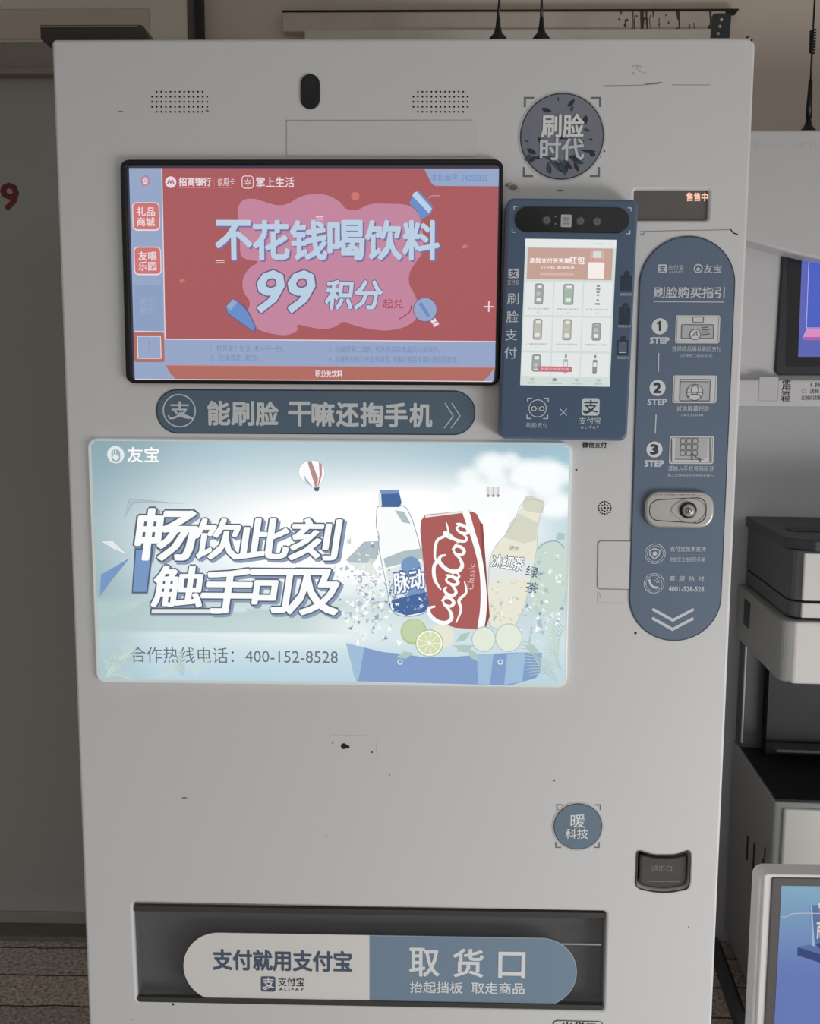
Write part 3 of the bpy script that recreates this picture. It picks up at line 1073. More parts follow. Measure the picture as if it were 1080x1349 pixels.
for sc_, t0, r, c in cells:
    ma = ((T_GRY, T_GRN, T_CELL), (T_TAN, T_TAN, T_GRY), (T_GRY, T_GRN, T_GRY))[r][c]
    if r < 2:
        qt(('冰红茶250ml罐装', '绿茶 500ml听装饮', '矿泉水瓶装大瓶', '小罐装咖啡饮', '功能饮料罐装型', '碳酸饮料小听装')[r * 3 + c], sc_ - .12, t0 + .178, sc_ + .12, t0 + .19, T_GRY, 4)
        qt('¥3.0', sc_ - .02, t0 + .204, sc_ + .025, t0 + .213, T_LGT, 4)
    if (r, c) == (0, 2):
        for k, (tt, ww) in enumerate(((.018, .018), (.04, .022), (.06, .018), (.08, .014), (.115, .014), (.14, .027))):
            qp(sc_ - ww, t0 + tt, sc_ + ww, t0 + tt + .012, T_GRY, 4)
    elif r == 2 and c > 0:
        qp(sc_ - .012, t0 + .01, sc_ + .012, t0 + .03, T_GRY, 4)
        qp(sc_ - .025, t0 + .04, sc_ + .025, t0 + .14, ma, 4, 2)
        qp(sc_ - .018, t0 + .06, sc_ + .018, t0 + .09, T_CELL, 5)
    else:
        wc = .058 if (r, c) == (0, 1) else .05
        h0 = .012 if r != 1 or c < 2 else .035
        qp(sc_ - wc, t0 + h0, sc_ + wc, t0 + (.155 if r < 2 else .13), T_GRY, 4, 3)
        qp(sc_ - wc * .84, t0 + h0 + .008, sc_ + wc * .84, t0 + (.147 if r < 2 else .122), ma if ma != T_GRY else glow('shop_can_dark', (158, 164, 160)), 5, 2)
        qp(sc_ - wc * .4, t0 + h0 + .012, sc_ + wc * .55, t0 + .045, T_CELL, 6)
        qp(sc_ - wc * .55, t0 + .07, sc_ + wc * .3, t0 + .095, T_LGT if ma != T_GRN else ma, 6, 1)
        qp(sc_ - wc * .5, t0 + .11, sc_ + wc * .5, t0 + .135 if r < 2 else t0 + .118, T_CELL, 6, 1)
qp(.19, .868, .57, .905, T_RED, 7, 1)
qt('新用户专享优惠', .22, .878, .54, .895, glow('shop_pink_text', (238, 210, 212)), 8)
qp(0, .935, 1, 1, T_BG, 7, 1)
for k, (nm, sc_) in enumerate((('首页', .13), ('分类商品', .38), ('购物车', .63), ('我的', .87))):
    qp(sc_ - .022, .948, sc_ + .022, .968, T_GRY if k == 1 else T_LGT, 8, 1)
    qt(nm, sc_ - .02 * len(nm), .976, sc_ + .02 * len(nm), .988, T_GRY, 8)
a.build('touch_screen', TERM)

# ---------------- backlit poster
PQ = [(117, 577.5), (752.8, 583), (745.7, 904.5), (129, 897.5)]
PY = -0.006
POST = sheet('poster_lightbox', rquad(PQ, 13), [], PY, 0.002, 0.0015, mat('lightbox_rim', (216, 222, 220), 0.3, emit=(120, 126, 126)), VM)


def lerp3(c0, c1, t):
    t = max(0, min(1, t))
    return tuple(c0[i] * (1 - t) + c1[i] * t for i in range(3))


def gs(x, y, cx_, cy_, rx, ry):
    return math.exp(-(((x - cx_) / rx) ** 2 + ((y - cy_) / ry) ** 2))


random.seed(3)
puffs = [(random.uniform(600, 745), random.uniform(605, 665), random.uniform(10, 22)) for _ in range(26)] + [(618, 622, 16), (650, 604, 18), (672, 600, 14), (690, 615, 20), (720, 612, 20), (740, 618, 18)]


def paint(s, t):
    x, y = 117 + s * 632, 578 + t * 323
    hi = lerp3(lerp3((138, 166, 174), (164, 192, 204), (x - 130) / 180), (150, 182, 196), (x - 520) / 200)
    top = lerp3(hi, (186, 210, 216), (y - 578) / 120)
    c = top
    lf = max(0, min(1, (230 - x) / 110))
    c = lerp3(c, (136, 164, 174), lf * .8)
    rt_ = max(0, min(1, (x - 690) / 60))
    c = lerp3(c, (160, 198, 212), rt_ * .75)
    glow_ = gs(x, y, 430, 705, 225, 84) * 1.35 + gs(x, y, 600, 680, 120, 50) * .8
    c = lerp3(c, (255, 255, 255), min(1, glow_))
    for px_, py_, r_ in puffs:
        d = math.hypot(x - px_, (y - py_) * 1.2)
        if d < r_ * 1.3:
            c = lerp3(c, (250, 253, 253), min(.85, (1.3 - d / r_) * 1.1))
    # sea with islands
    if y > 782:
        sea = lerp3((196, 214, 214), (206, 224, 230), (y - 782) / 60)
        sea = lerp3(sea, (184, 212, 226), (y - 850) / 50)
        sea = lerp3(sea, (246, 251, 249), gs(x, y, 390, 826, 140, 24) * .85)
        sea = lerp3(sea, (158, 184, 186), max(0, min(1, (200 - x) / 60)) * .55)
        c = lerp3(c, sea, (y - 782) / 14)
        c = lerp3(c, (236, 246, 246), .35 * max(0, math.sin(y * .9 + 3 * math.sin(x * .02))) * gs(x, y, 330, 838, 150, 10))
    ridge = 812 - 12 * math.sin((x - 150) / 26.0) * math.exp(-((x - 200) / 60) ** 2) - 16 * gs(x, 0, 215, 0, 45, 1) - 8 * gs(x, 0, 330, 0, 60, 1) - 10 * gs(x, 0, 400, 0, 35, 1)
    if ridge < y < 834 and x < 470:
        c = lerp3(c, (172, 196, 194), .60 * min(1, (470 - x) / 80))
    return c


vs, fs, cols = painted('poster', [(120, 580.5), (749.8, 586), (742.7, 901.5), (132, 894.5)], 158, 80, paint, PY - .0003, POST)
# rounded corners of the print
c_loop = rquad([(120, 580.5), (749.8, 586), (742.7, 901.5), (132, 894.5)], 11, PY)
me = bpy.data.meshes.new('poster_print')
keep = []
qa = [Vector(F(x, y, PY)) for x, y in ((120, 580.5), (749.8, 586), (742.7, 901.5), (132, 894.5))]
for f in fs:
    c = Vector((0, 0))
    for i in f:
        c += Vector((vs[i][0], vs[i][2])) / 4
    ok = True
    for k in range(4):
        p = qa[k]
        inner = p + ((qa[k - 1] - p).normalized() + (qa[(k + 1) % 4] - p).normalized()) * .010
        dv = c - p
        if abs(dv.x) < .010 and abs(dv.y) < .010 and (c - inner).length > .0105:
            ok = False
    if ok:
        keep.append(f)
me.from_pydata(vs, [], keep)
ca = me.color_attributes.new('print', 'FLOAT_COLOR', 'POINT')
for i, c in enumerate(cols):
    ca.data[i].color = (*c, 1)
pm = bpy.data.materials.new('poster_print')
pm.use_nodes = True
n = pm.node_tree
b = n.nodes['Principled BSDF']
b.inputs['Base Color'].default_value = (.012, .012, .013, 1)
b.inputs['Roughness'].default_value = .35
b.inputs['Specular IOR Level'].default_value = .25
at_ = n.nodes.new('ShaderNodeVertexColor')
at_.layer_name = 'print'
n.links.new(at_.outputs[0], b.inputs['Emission Color'])
b.inputs['Emission Strength'].default_value = 1.0
me.materials.append(pm)
o = bpy.data.objects.new('poster_print', me)
COL.objects.link(o)
o.parent = POST

AY = PY - .0004
a = Art(AY, 0.00010)
P_W = backlit('poster_white', (250, 252, 251))
P_W2 = backlit('poster_offwhite', (226, 232, 230))
P_INK = backlit('poster_ink', (88, 100, 118))
P_INK2 = backlit('poster_shade', (140, 156, 182))
P_BL = backlit('poster_blue', (120, 152, 196))
P_BL2 = backlit('poster_deep_blue', (72, 104, 156))
P_TX = backlit('poster_caption', (104, 112, 124))
P_RED = backlit('poster_red', (172, 94, 91))
P_RED2 = backlit('poster_dark_red', (148, 72, 72))
P_GRN = backlit('poster_green', (200, 218, 208))
P_GRN2 = backlit('poster_leaf', (176, 200, 194))
P_YEL = backlit('poster_lime', (212, 222, 176))
P_YEL2 = backlit('poster_lime_rim', (178, 196, 140))
P_TEA = backlit('poster_tea', (232, 230, 212))
P_TEA2 = backlit('poster_tea_shade', (214, 214, 196))
P_GR = backlit('poster_grey', (178, 192, 198))
P_STR = backlit('poster_stripe', (184, 140, 140))
P_BOAT = backlit('poster_boat', (130, 158, 202))
P_BOAT2 = backlit('poster_boat_light', (160, 190, 216))


def pp(pts, ma, lay, sm=False, n_=4):
    if sm:
        pts = smooth(pts, True, n_)
    a.poly([F(x, y, AY) for x, y in pts], ma, lay)


def outline(pts, wd, ma, lay, sm=False):
    if sm:
        pts = smooth(pts, True, 4)
    a.stroke(pts, wd, ma, lay, closed=True)


P_LG = backlit('poster_logo_blue', (142, 172, 182))
a.poly(circ(152.5, 599, 11.3, AY, 30), P_W2, 2)
a.poly(rrect(146.8, 592, 158.4, 608, 5, AY), P_LG, 3)
for k_ in range(3):
    a.stroke([(149.4 + k_ * 3.2, 592.5), (149.4 + k_ * 3.2, 600)], .9, P_W2, 4)
a.poly([F(x, y, AY) for x, y in smooth([(148.6, 601), (152.5, 599.4), (156.6, 601), (156.2, 604), (152.6, 606.6), (149, 604)], True, 3)], P_W2, 4)
a.text('友宝', (168, 589, 209.5, 609), P_W, 3, 0.012)
# balloon
pp([(394, 626), (395, 615), (403, 608), (413, 606.5), (422, 610), (427.5, 619), (427, 629), (421, 640), (417.5, 642), (412, 641), (402, 635)], P_W, 3, True)
pp([(405, 608), (410, 606.8), (419, 630), (418, 641), (415, 641)], P_STR, 4)
pp([(420, 609), (424, 612), (424, 626), (419.5, 641), (418.5, 641), (421, 625)], P_STR, 4)
pp([(400, 624), (403, 630), (412, 641), (409, 640), (402, 634)], P_GR, 4)
outline([(394, 626), (395, 615), (403, 608), (413, 606.5), (422, 610), (427.5, 619), (427, 629), (421, 640), (417.5, 642), (412, 641), (402, 635)], .6, P_GR, 5, True)
pp([(413, 642), (421, 641), (419.5, 647), (415, 647)], P_INK, 4)
# frame splinters round the title
pp([(163, 684), (171, 657), (243, 663.5), (176, 661.5), (172, 668)], P_GR, 2)
outline([(163, 684), (171, 657), (243, 663.5), (176, 661.5)], .7, P_INK2, 3)
pp([(133, 757), (171, 735), (146, 766), (131.5, 786)], P_BL, 2)
pp([(133, 713), (149, 712), (168, 731), (150, 724)], P_W2, 2)
outline([(133, 713), (149, 712), (168, 731), (150, 724)], .6, P_INK2, 3)
# title
tl = [('畅', 181, 671, 258, 737, .16), ('饮', 256, 684, 316, 736, .16), ('此', 315, 684, 381, 736, .16), ('刻', 384, 684, 446, 737, .16),
      ('触', 203, 746, 268, 799, .16), ('手', 267, 750, 334, 807, .16), ('可', 328, 751, 390, 806, .16), ('及', 382, 751, 448, 809, .16)]
pp([(180, 722), (203, 722), (195, 783), (174, 783)], P_INK2, 3)
pp([(177.5, 722), (202, 722), (194.5, 781.5), (173.5, 781.5)], P_INK, 5)
pp([(179.5, 724), (199.5, 724), (192.8, 779.5), (175.3, 779.5)], P_BL, 6)
pp([(200, 803), (306, 803), (304, 812), (198.5, 812)], P_INK2, 3)
pp([(198.5, 800.5), (304.5, 800.5), (302.5, 809.5), (197, 809.5)], P_INK, 5)
pp([(200.5, 802.3), (302.5, 802.3), (301, 807.8), (199.5, 807.8)], P_W2, 8)
for ch, x0, y0, x1, y1, sl_ in tl:
    a.text(ch, (x0 + 3, y0 + 3, x1 + 3, y1 + 3), P_INK2, 3, 0.062, 0, slant=sl_)
    a.text(ch, (x0, y0, x1, y1), P_INK, 5, 0.056, 0, slant=sl_)
    a.text(ch, (x0, y0, x1, y1), P_W, 8, 0.024, 0, slant=sl_)
a.text('合作热线电话：400-152-8528', (172, 853, 445, 874), P_TX, 4, 0.0)
# boat
pp([(455.5, 847), (480, 853), (505, 859), (527, 861), (560, 866), (601, 865), (650, 861), (690, 859), (714, 860), (712, 884), (706, 893), (672, 903), (560, 899.8), (470, 897.5), (462, 872)], P_BOAT, 3)
pp([(628, 862), (650, 861), (645, 902), (630, 901)], P_BOAT2, 4)
pp([(668, 861), (692, 859.5), (688, 898), (664, 902)], P_BOAT2, 4)
pp([(455.5, 847), (480, 853), (472, 897), (466, 890), (462, 872)], P_BOAT2, 4)
for px in (527, 659):
    a.ring(circ(px, 872, 3, AY, 14), 1.4, P_W2, 5)
# splash
random.seed(11)
for k in range(520):
    if k < 280:
        px, py = random.gauss(486, 18), random.gauss(782, 36)
    else:
        px, py = random.gauss(716, 15), random.gauss(780, 36)
    if not 700 < py < 848 or px > 742:
        continue
    r = random.uniform(1, 5)
    t0 = random.uniform(0, 6.3)
    pts = [(px + r * random.uniform(.4, 1.4) * math.cos(t0 + q * 2.1), py + r * random.uniform(.4, 1.4) * math.sin(t0 + q * 2.1)) for q in range(3)]
    pp(pts, random.choice((P_W, P_W, P_W2, P_W2, P_GR, P_GRN, P_GR, P_INK2)), random.choice((2, 3)))
pp([(456, 738), (480, 714), (500, 713), (497, 736), (470, 748)], P_GR, 2)
pp([(456, 741), (490, 742), (500, 762), (480, 752)], P_W2, 3)
outline([(456, 738), (480, 714), (500, 713)], .8, P_INK2, 4)
# sports drink bottle
b1 = [(500, 666), (496, 680), (496, 695), (499, 705), (499, 720), (502, 738), (509, 770), (516, 804), (535, 812), (560, 807), (566, 790), (558, 745), (552, 715), (547, 697), (541, 680), (530, 666)]
pp(b1, P_W, 4)
outline(b1, 1.1, P_INK2, 5, True)
pp([(500, 645.5), (525, 645), (529, 662), (526, 668), (502, 668)], P_BL2, 5)
pp([(500, 645.5), (525, 645), (525.5, 650), (500, 651)], P_BL, 6)
pp([(498, 650), (502, 650), (503, 667), (499, 667)], P_W2, 6)
pp([(520, 672), (532, 674), (541, 690), (530, 688)], P_GR, 5)
pp([(505, 736), (530, 726), (556, 722), (560, 735), (508, 748)], P_GR, 5)
pp([(508, 750), (559, 738), (566, 792), (560, 806), (535, 811), (517, 804)], P_W2, 5)
a.poly(circ(541, 746, 13, AY, 24), P_BL, 6)
a.poly(circ(546, 780, 14, AY, 24), P_BL, 6)
pp([(516, 790), (560, 780), (566, 794), (560, 806), (535, 811), (518, 804)], P_BL2, 6)
for k in range(130):
    px, py = random.uniform(508, 560), random.uniform(748, 806)
    pp([(px, py), (px + random.uniform(1, 5), py + random.uniform(-2, 2)), (px + random.uniform(0, 3), py + random.uniform(1, 4))], random.choice((P_W, P_BL, P_INK2, P_BL2)), 7)
a.text('脉动', None, P_BL2, 8, 0.085, quad=[(517, 755), (557, 748), (560, 774), (520, 782)])
a.text('脉动', None, P_W, 9, 0.03, quad=[(517, 755), (557, 748), (560, 774), (520, 782)])
# cola can
can = [(560, 678), (590, 675), (618, 671.5), (628, 677), (634, 690), (640, 760), (644, 806), (642, 822), (630, 829), (600, 827), (570, 817), (565, 805), (558, 745), (553.5, 700), (554.5, 686)]
pp(can, P_RED, 6)
pp([(632, 688), (636, 690), (645, 812), (640, 826), (632, 829), (638, 800), (637, 760)], P_RED2, 7)
pp([(560, 679), (590, 675.5), (618, 671), (622, 674), (560, 682)], P_W2, 7)
pp(smooth([(609, 673), (614, 690), (624, 720), (631, 750), (633, 780), (632, 805), (629, 829), (637, 829), (641, 800), (640, 770), (634, 730), (624, 695), (617, 672.5)], True, 4), P_W, 8)
# script on the can: strokes in word space (u along the word, v up), reading upwards
def U(u, v):
    return 588 - 4.5 * 0 + u * .20 - (-v) * 0 + (-v) * .97 * -0 + (-1) * 0 + (v * -.98), 822 - u * .98 - v * .20


def script(pts, w0, w1, lay=9):
    p = smooth(pts, False, 6)
    m = len(p)
    wd = [1.25 * w0 + 1.3 * (w1 - w0) * (math.sin(math.pi * i / (m - 1))) for i in range(m)]
    a.stroke([U(u, v) for u, v in p], wd, P_W, lay)


for off, tail in ((0, 0), (69, 1)):
    script([(20 + off, 19), (16 + off, 26), (8 + off, 24), (1 + off, 12), (2 + off, 0), (10 + off, -5), (19 + off, 0), (24 + off, 8)], 2, 4.6)
    if off:
        script([(17 + off, 24), (4 + off, 31), (-14 + off, 27), (-26 + off, 16)], 1.4, 4)
        script([(62 + off, 27), (48 + off, 22), (36 + off, 34), (16 + off, 33), (6 + off, 27)], 1.2, 3.2)
    script([(31 + off, 11), (25 + off, 8), (24 + off, 0), (29 + off, -4), (34 + off, 1), (34 + off, 8), (30 + off, 11), (38 + off, 8)], 1.8, 3.6)
    if not off:
        script([(48, 9), (44, 12), (39, 7), (39, -1), (44, -4), (50, 1), (53, 6)], 1.8, 3.6)
    else:
        script([(39 + off, 6), (47 + off, 18), (49 + off, 26), (45 + off, 24), (42 + off, 8), (43 + off, -2), (48 + off, -3), (52 + off, 4)], 1.6, 3.4)
    script([(62 + off, 9), (57 + off, 12), (53 + off, 6), (53 + off, -1), (57 + off, -4), (62 + off, 2), (63 + off, 11), (62 + off, 0), (65 + off, -4), (70 + off, 1)], 1.8, 3.6)
script([(66, 5), (73, 7)], 1.6, 2.6)
script([(4, -12), (22, -15), (34, -10), (46, -17), (60, -12)], 1.2, 3.4)
a.text('Classic', None, backlit('poster_can_text', (226, 186, 184)), 9, 0.0, quad=[(615, 776), (617.5, 742), (625.5, 743), (623.5, 777)])
# tea bottle
b2 = [(690, 660), (676, 690), (664, 706), (652, 720), (645, 740), (643, 770), (640, 800), (648, 826), (675, 828), (690, 800), (700, 760), (707, 722), (708, 700), (712, 676), (716, 662)]
pp(b2, P_TEA, 4)
pp([(671, 690), (683, 676), (708, 688), (706, 712), (690, 716), (664, 708)], P_TEA2, 5)
pp([(692, 654), (700, 653), (717, 660), (715, 676), (708, 676), (690, 672), (688, 664)], P_TEA2, 5)
pp([(645, 740), (704, 738), (700, 760), (644, 764)], P_W2, 5)
outline(b2, .8, P_GR, 6, True)
for k in range(60):
    px, py = random.uniform(645, 690), random.uniform(764, 822)
    pp([(px, py), (px + random.uniform(1, 6), py + random.uniform(-3, 3)), (px + random.uniform(0, 3), py + random.uniform(1, 5))], random.choice((P_W, P_TEA2, P_W2, P_GR)), 6)
a.text('冰红茶', None, P_INK, 7, 0.07, quad=[(650, 730), (692, 734), (688, 752), (645, 748)])
a.text('冰红茶', None, P_W, 8, 0.02, quad=[(650, 730), (692, 734), (688, 752), (645, 748)])
a.text('康师', None, P_TX, 7, 0.0, quad=[(672, 718), (684, 720), (682, 726), (670, 724)])
# green tea bottle
pp([(708, 722), (718, 714), (735, 714), (744, 724), (743, 790), (720, 810), (700, 800), (702, 760)], P_GRN, 3, True)
a.stroke(smooth([(708, 724), (718, 715), (734, 713), (743, 722)], False, 4), 1.2, P_INK2, 4)
pp([(735, 701), (744, 703), (743, 712), (732, 711)], P_GRN2, 4)
a.text('绿', None, P_INK, 5, 0.01, quad=[(694, 744), (710, 748), (707, 762), (691, 758)])
a.text('茶', None, P_INK, 5, 0.01, quad=[(694, 766), (710, 768), (707, 782), (691, 780)])
# crate in the clouds
pp([(640, 641), (659, 641), (658, 654), (641, 654)], P_W2, 3)
for px in (643, 649.5, 656):
    a.stroke([(px, 641), (px, 652)], 1.1, P_GR, 4)
    a.poly(circ(px, 653, 2, AY, 8), P_STR, 4)
# fruit
a.poly(circ(545, 832, 17.5, AY, 30), P_YEL2, 9)
a.poly(circ(545, 831, 15.5, AY, 30), backlit('poster_lime_body', (196, 210, 170)), 10)
a.poly(circ(582, 838, 16, AY, 30), P_TEA, 9)
a.poly(circ(565.5, 847, 18.5, AY, 34), P_YEL2, 11)
a.poly(circ(565.5, 847, 17, AY, 34), P_W, 12)
a.poly(circ(565.5, 847, 15.2, AY, 34), P_YEL, 13)
for k in range(9):
    t_ = 2 * math.pi * k / 9
    a.stroke([(565.5, 847), (565.5 + 15 * math.cos(t_), 847 + 15 * math.sin(t_))], .7, P_W, 14)
for px, py, r in ((637, 842, 16), (670, 840, 18)):
    a.poly(circ(px, py, r, AY, 30, 1.08), P_GR, 9)
    a.poly(circ(px, py, r - 1.1, AY, 30, 1.08), backlit('poster_pale_fruit', (226, 234, 218)), 10)
for px, py, L, an in ((596, 850, 30, .3), (600, 858, 26, -.3), (616, 854, 22, .9), (545, 860, 24, 2.9), (600, 846, 24, -.6), (690, 850, 22, .4)):
    ca_, sa_ = math.cos(an), math.sin(an)
    pp([(px, py), (px + L * .5 * ca_ - 5 * sa_, py + L * .5 * sa_ + 5 * ca_), (px + L * ca_, py + L * sa_), (px + L * .5 * ca_ + 5 * sa_, py + L * .5 * sa_ - 5 * ca_)], P_GRN2, 8)


# palm fronds in the corners
def frond(x, y, an, L, nl, ma):
    sp_ = [(x + L * t_ * math.cos(an + .5 * t_), y + L * t_ * math.sin(an + .5 * t_)) for t_ in [k / 12 for k in range(13)]]
    a.stroke(sp_, .8, ma, 5)
    for k in range(1, nl):
        t_ = k / nl
        px, py = x + L * t_ * math.cos(an + .5 * t_), y + L * t_ * math.sin(an + .5 * t_)
        ll = L * .45 * (1 - t_ * .6)
        for sgn in (-1, 1):
            aa = an + .5 * t_ + sgn * .75
            ex, ey = px + ll * math.cos(aa), py + ll * math.sin(aa)
            if ey < 894 and ex > 134 and ex < 739:
                a.stroke([(px, py), ((px + ex) / 2, (py + ey) / 2 - 1), (ex, ey)], [1.4, 1.1, .3], ma, 5)


frond(140, 892, -1.25, 52, 14, P_GRN)
frond(138, 880, -.75, 44, 12, P_GRN2)
frond(138, 893, -.4, 36, 10, P_GRN)
frond(214, 893, -.9, 34, 10, P_GRN)
frond(244, 892, -2.2, 34, 10, P_GRN2)
frond(256, 893, -1.3, 40, 12, P_GRN)
frond(738, 898, -2.1, 60, 16, P_GRN)
frond(740, 884, -2.0, 60, 16, P_GRN2)
frond(737, 899, -2.7, 70, 16, P_GRN2)
frond(738, 860, -2.3, 40, 12, P_GRN)
a.build('poster_artwork', POST)

# ---------------- purchase guide sticker
a = Art(-0.0016)
tp, bt = F(906, 311), F(885.5, 844)
hwid = (F(968, 372)[0] - F(841.5, 372)[0]) / 2
xc = (F(968, 372)[0] + F(841.5, 372)[0]) / 2
stad = round_loop([(xc - hwid, tp[1]), (xc + hwid, tp[1]), (xc + hwid, bt[1]), (xc - hwid, bt[1])], hwid * .99, 20)
stad2 = round_loop([(xc - hwid + .0016, tp[1] - .0016), (xc + hwid - .0016, tp[1] - .0016), (xc + hwid - .0016, bt[1] + .0016), (xc - hwid + .0016, bt[1] + .0016)], hwid * .975, 20)
a.plate(stad, M_EDGE, 0.0005, 0)
a.poly(stad2, M_BLUE2, 1)
G = M_PALE2
a.poly(rrect(866, 348.5, 878, 360, 2, 0), G, 3)
a.text('支', (868, 350, 876.5, 358.5), M_BLUE2, 4, 0.02)
a.text('支付宝', (880, 349, 900, 356), G, 3)
a.text('ALIPAY', (881, 357, 899, 359.3), G, 3)
a.ring(circ(919, 354, 5.2, 0, 20), 1.6, G, 3)
a.poly(circ(919, 355, 2.4, 0, 12), G, 3)
a.text('友宝', (927, 348.5, 950, 359.5), G, 3, 0.01)
a.text('刷脸购买指引', (861, 378, 954, 392.5), G, 3, 0.018)
a.stroke([(860.5, 397.3), (954, 398)], 1.1, G, 3)
steps = (('1', 868.5, 430, (889, 415.5, 947.5, 452.5)), ('2', 865.5, 511, (885.5, 494.5, 943.5, 531)), ('3', 861.5, 592, (881, 574.5, 939.5, 611)))
for d_, px, py, q in steps:
    a.poly(circ(px, py, 10.6, 0, 30), mat('step_disc', (238, 241, 244), .5), 3)
    if d_ == '1':
        a.stroke([(px - 3.4, py - 3.4), (px + .4, py - 5.6), (px + .4, py + 6.2)], 2.7, M_EDGE, 4)
    else:
        a.text(d_, (px - 4.3, py - 6.2, px + 4.5, py + 6.2), M_EDGE, 4, 0.05)
    a.text('STEP', (px - 12.5, py + 14.5, px + 12.5, py + 22.5), G, 3, 0.045)
    a.poly(rrect(*q, 3), mat('step_card', (226, 228, 229), .5), 3)
    a.ring(rrect(q[0] + 2, q[1] + 2, q[2] - 2, q[3] - 2, 2), .5, M_GREY, 4)
a.stroke([(867.5, 465), (866.8, 490)], 1.5, G, 3)
a.stroke([(864, 546), (862.8, 571)], 1.5, G, 3)
CARD = mat('step_card_grey', (198, 200, 202), .5)
INK = mat('step_ink', (104, 106, 112), .6)
# step 1 picture: a hand tapping a screen
a.ring(rrect(897, 428, 939, 446, 1), .9, INK, 5)
a.poly(rrect(898, 429, 938, 445, 1), CARD, 4)
a.ring(rrect(912, 417.5, 926, 425, 2), .9, INK, 5)
a.poly(circ(915, 441, 7, 0, 20), mat('step_card', (226, 228, 229), .5), 6)
a.ring(circ(915, 441, 7, 0, 20), .8, INK, 7)
a.stroke([(912, 443), (917, 437), (918, 442)], 1, INK, 8)
for k in range(4):
    a.stroke([(924, 432 + k * 3), (933 + (k % 2) * 2, 431 + k * 3)], 1.1, INK, 6)
# step 2 picture: a face in a ring
a.ring(rrect(895, 500, 934.5, 528, 1), .9, INK, 5)
a.poly(rrect(896, 503, 933.5, 527, 1), CARD, 4)
a.stroke([(896, 502.8), (933.5, 503)], .8, INK, 6)
a.poly(circ(914.5, 517, 10, 0, 24), mat('step_card', (226, 228, 229), .5), 6)
a.ring(circ(914.5, 517, 10.5, 0, 24), .9, INK, 7)
a.ring(circ(914.5, 514, 5, 0, 18, 1.2), .9, INK, 8)
a.stroke(smooth([(905, 524), (910, 520), (919, 520), (924, 524)], False, 4), .9, INK, 8)
a.stroke([(903, 517), (926, 517)], .8, INK, 8)
# step 3 picture: a keypad
a.poly(rrect(889, 576.5, 931, 604, 1), CARD, 4)
for r in range(3):
    for c in range(3):
        a.ring(rrect(896 + c * 8 - r * .3, 577.5 + r * 8, 902.5 + c * 8 - r * .3, 584 + r * 8, 1), .8, INK, 6)
a.stroke([(884.5, 578), (884.5, 608)], 1, INK, 6)
a.stroke([(935, 577), (935, 608)], 1, INK, 6)
a.stroke([(889, 605), (926, 605.5)], .8, INK, 6)
a.stroke(smooth([(912, 606), (911, 600), (914, 599), (917, 603), (921, 604), (922, 608)], False, 4), 1.6, INK, 7)
a.text('选择商品确认刷脸支付', (885, 456, 950, 463.5), G, 3, 0.005)
a.text('(可使用二维码支付)', (896, 467, 938, 471), G, 3)
a.text('对准屏幕扫脸', (891, 534.5, 934, 542), G, 3, 0.005)
a.text('(请正对屏幕)', (897, 545, 926, 549), G, 3)
a.text('请输入手机号码验证', (879.5, 613.5, 940, 621), G, 3, 0.005)
a.text('(第二次使用支付宝刷脸免输入)', (878, 624.5, 941, 628.5), G, 3)
for py in (729, 768):
    a.ring(circ(862.5 - (py - 729) * .04, py, 13.2, 0, 34), .9, G, 3)
    a.ring(circ(862.5 - (py - 729) * .04, py, 10.6, 0, 30), .7, G, 3)
pts = [(862, 722.5), (869, 725), (868, 731), (862, 736.5), (856, 731), (855.5, 725)]
a.stroke(pts, 1.6, G, 3, closed=True)
a.poly(circ(862, 729, 3, 0, 14), G, 3)
a.stroke(smooth([(855, 763), (857, 770), (863, 774), (867, 773)], False, 4), 3, G, 3)
for r in (4, 7):
    a.stroke([(861 + r * math.cos(t_), 768 - r * math.sin(t_)) for t_ in (0, .35, .7, 1.05, 1.4)], .9, G, 3)
a.text('支付宝技术支持', (882.5, 719.5, 929.5, 726.5), G, 3, 0.01)
a.stroke([(883, 730), (928, 730.4)], 1, mat('guide_rule', (128, 142, 168), .5), 3)
a.text('刷脸安全由保险承保', (882, 733.5, 928, 740), G, 3)
a.text('客  服  热  线', (881.5, 758.5, 927, 766), G, 3, 0.006)
a.stroke([(881, 769), (927, 769.5)], .8, mat('guide_rule', (128, 142, 168), .5), 3)
a.text('4001-528-528', (880.5, 772.5, 927, 779), G, 3, 0.02)
for py in (0, 12):
    a.stroke([(859 - py * .03, 802 + py), (886 - py * .03, 817 + py), (913.5 - py * .03, 802.4 + py)], 4.2, M_PALE2, 3)
a.build('purchase_guide', VM)

# ---------------- lock
LOCK = sheet('lock', rquad([(850, 647), (941, 648), (939.5, 696), (848.5, 694.5)], 20, -.008, 8), [], -0.010, 0.001, 0.003, M_STEEL, VM)
a = Art(-0.0101, 0.0002)
a.ring(rquad([(856, 659), (931, 655), (929, 690), (855, 685)], 13, -.01, 8), 1.1, M_SPOT, 1)
a.ring([F(x, y, -.01) for x, y in smooth([(884, 672), (892, 662), (907, 656.5), (924, 661), (929, 672.5), (923, 684), (907, 689), (892, 682)], True, 5)], .9, M_LINE, 2)
for k in range(9):
    px = 862 + k * 6 + random.uniform(-2, 2)
    a.stroke([(px, 651.5 + random.uniform(-.6, .8)), (px + random.uniform(3, 6), 651.5)], .9, M_LINE, 1)
a.stroke([(862, 652.6), (930, 652.4)], .6, M_SCUFF, 1)
a.build('handle_track', LOCK)
g = MB()
pc = at(907, 672.5, -.014)
def lathe_y(g, c, prof, ma, n_=28):
    g.tube([(c.x, c.y + dy, c.z) for dy, r in prof], [r for dy, r in prof], ma, n_)
lathe_y(g, Vector((pc.x, -.010, pc.z)), [(0.002, .0115), (-.003, .0115), (-.0036, .0105)], M_BLACK)
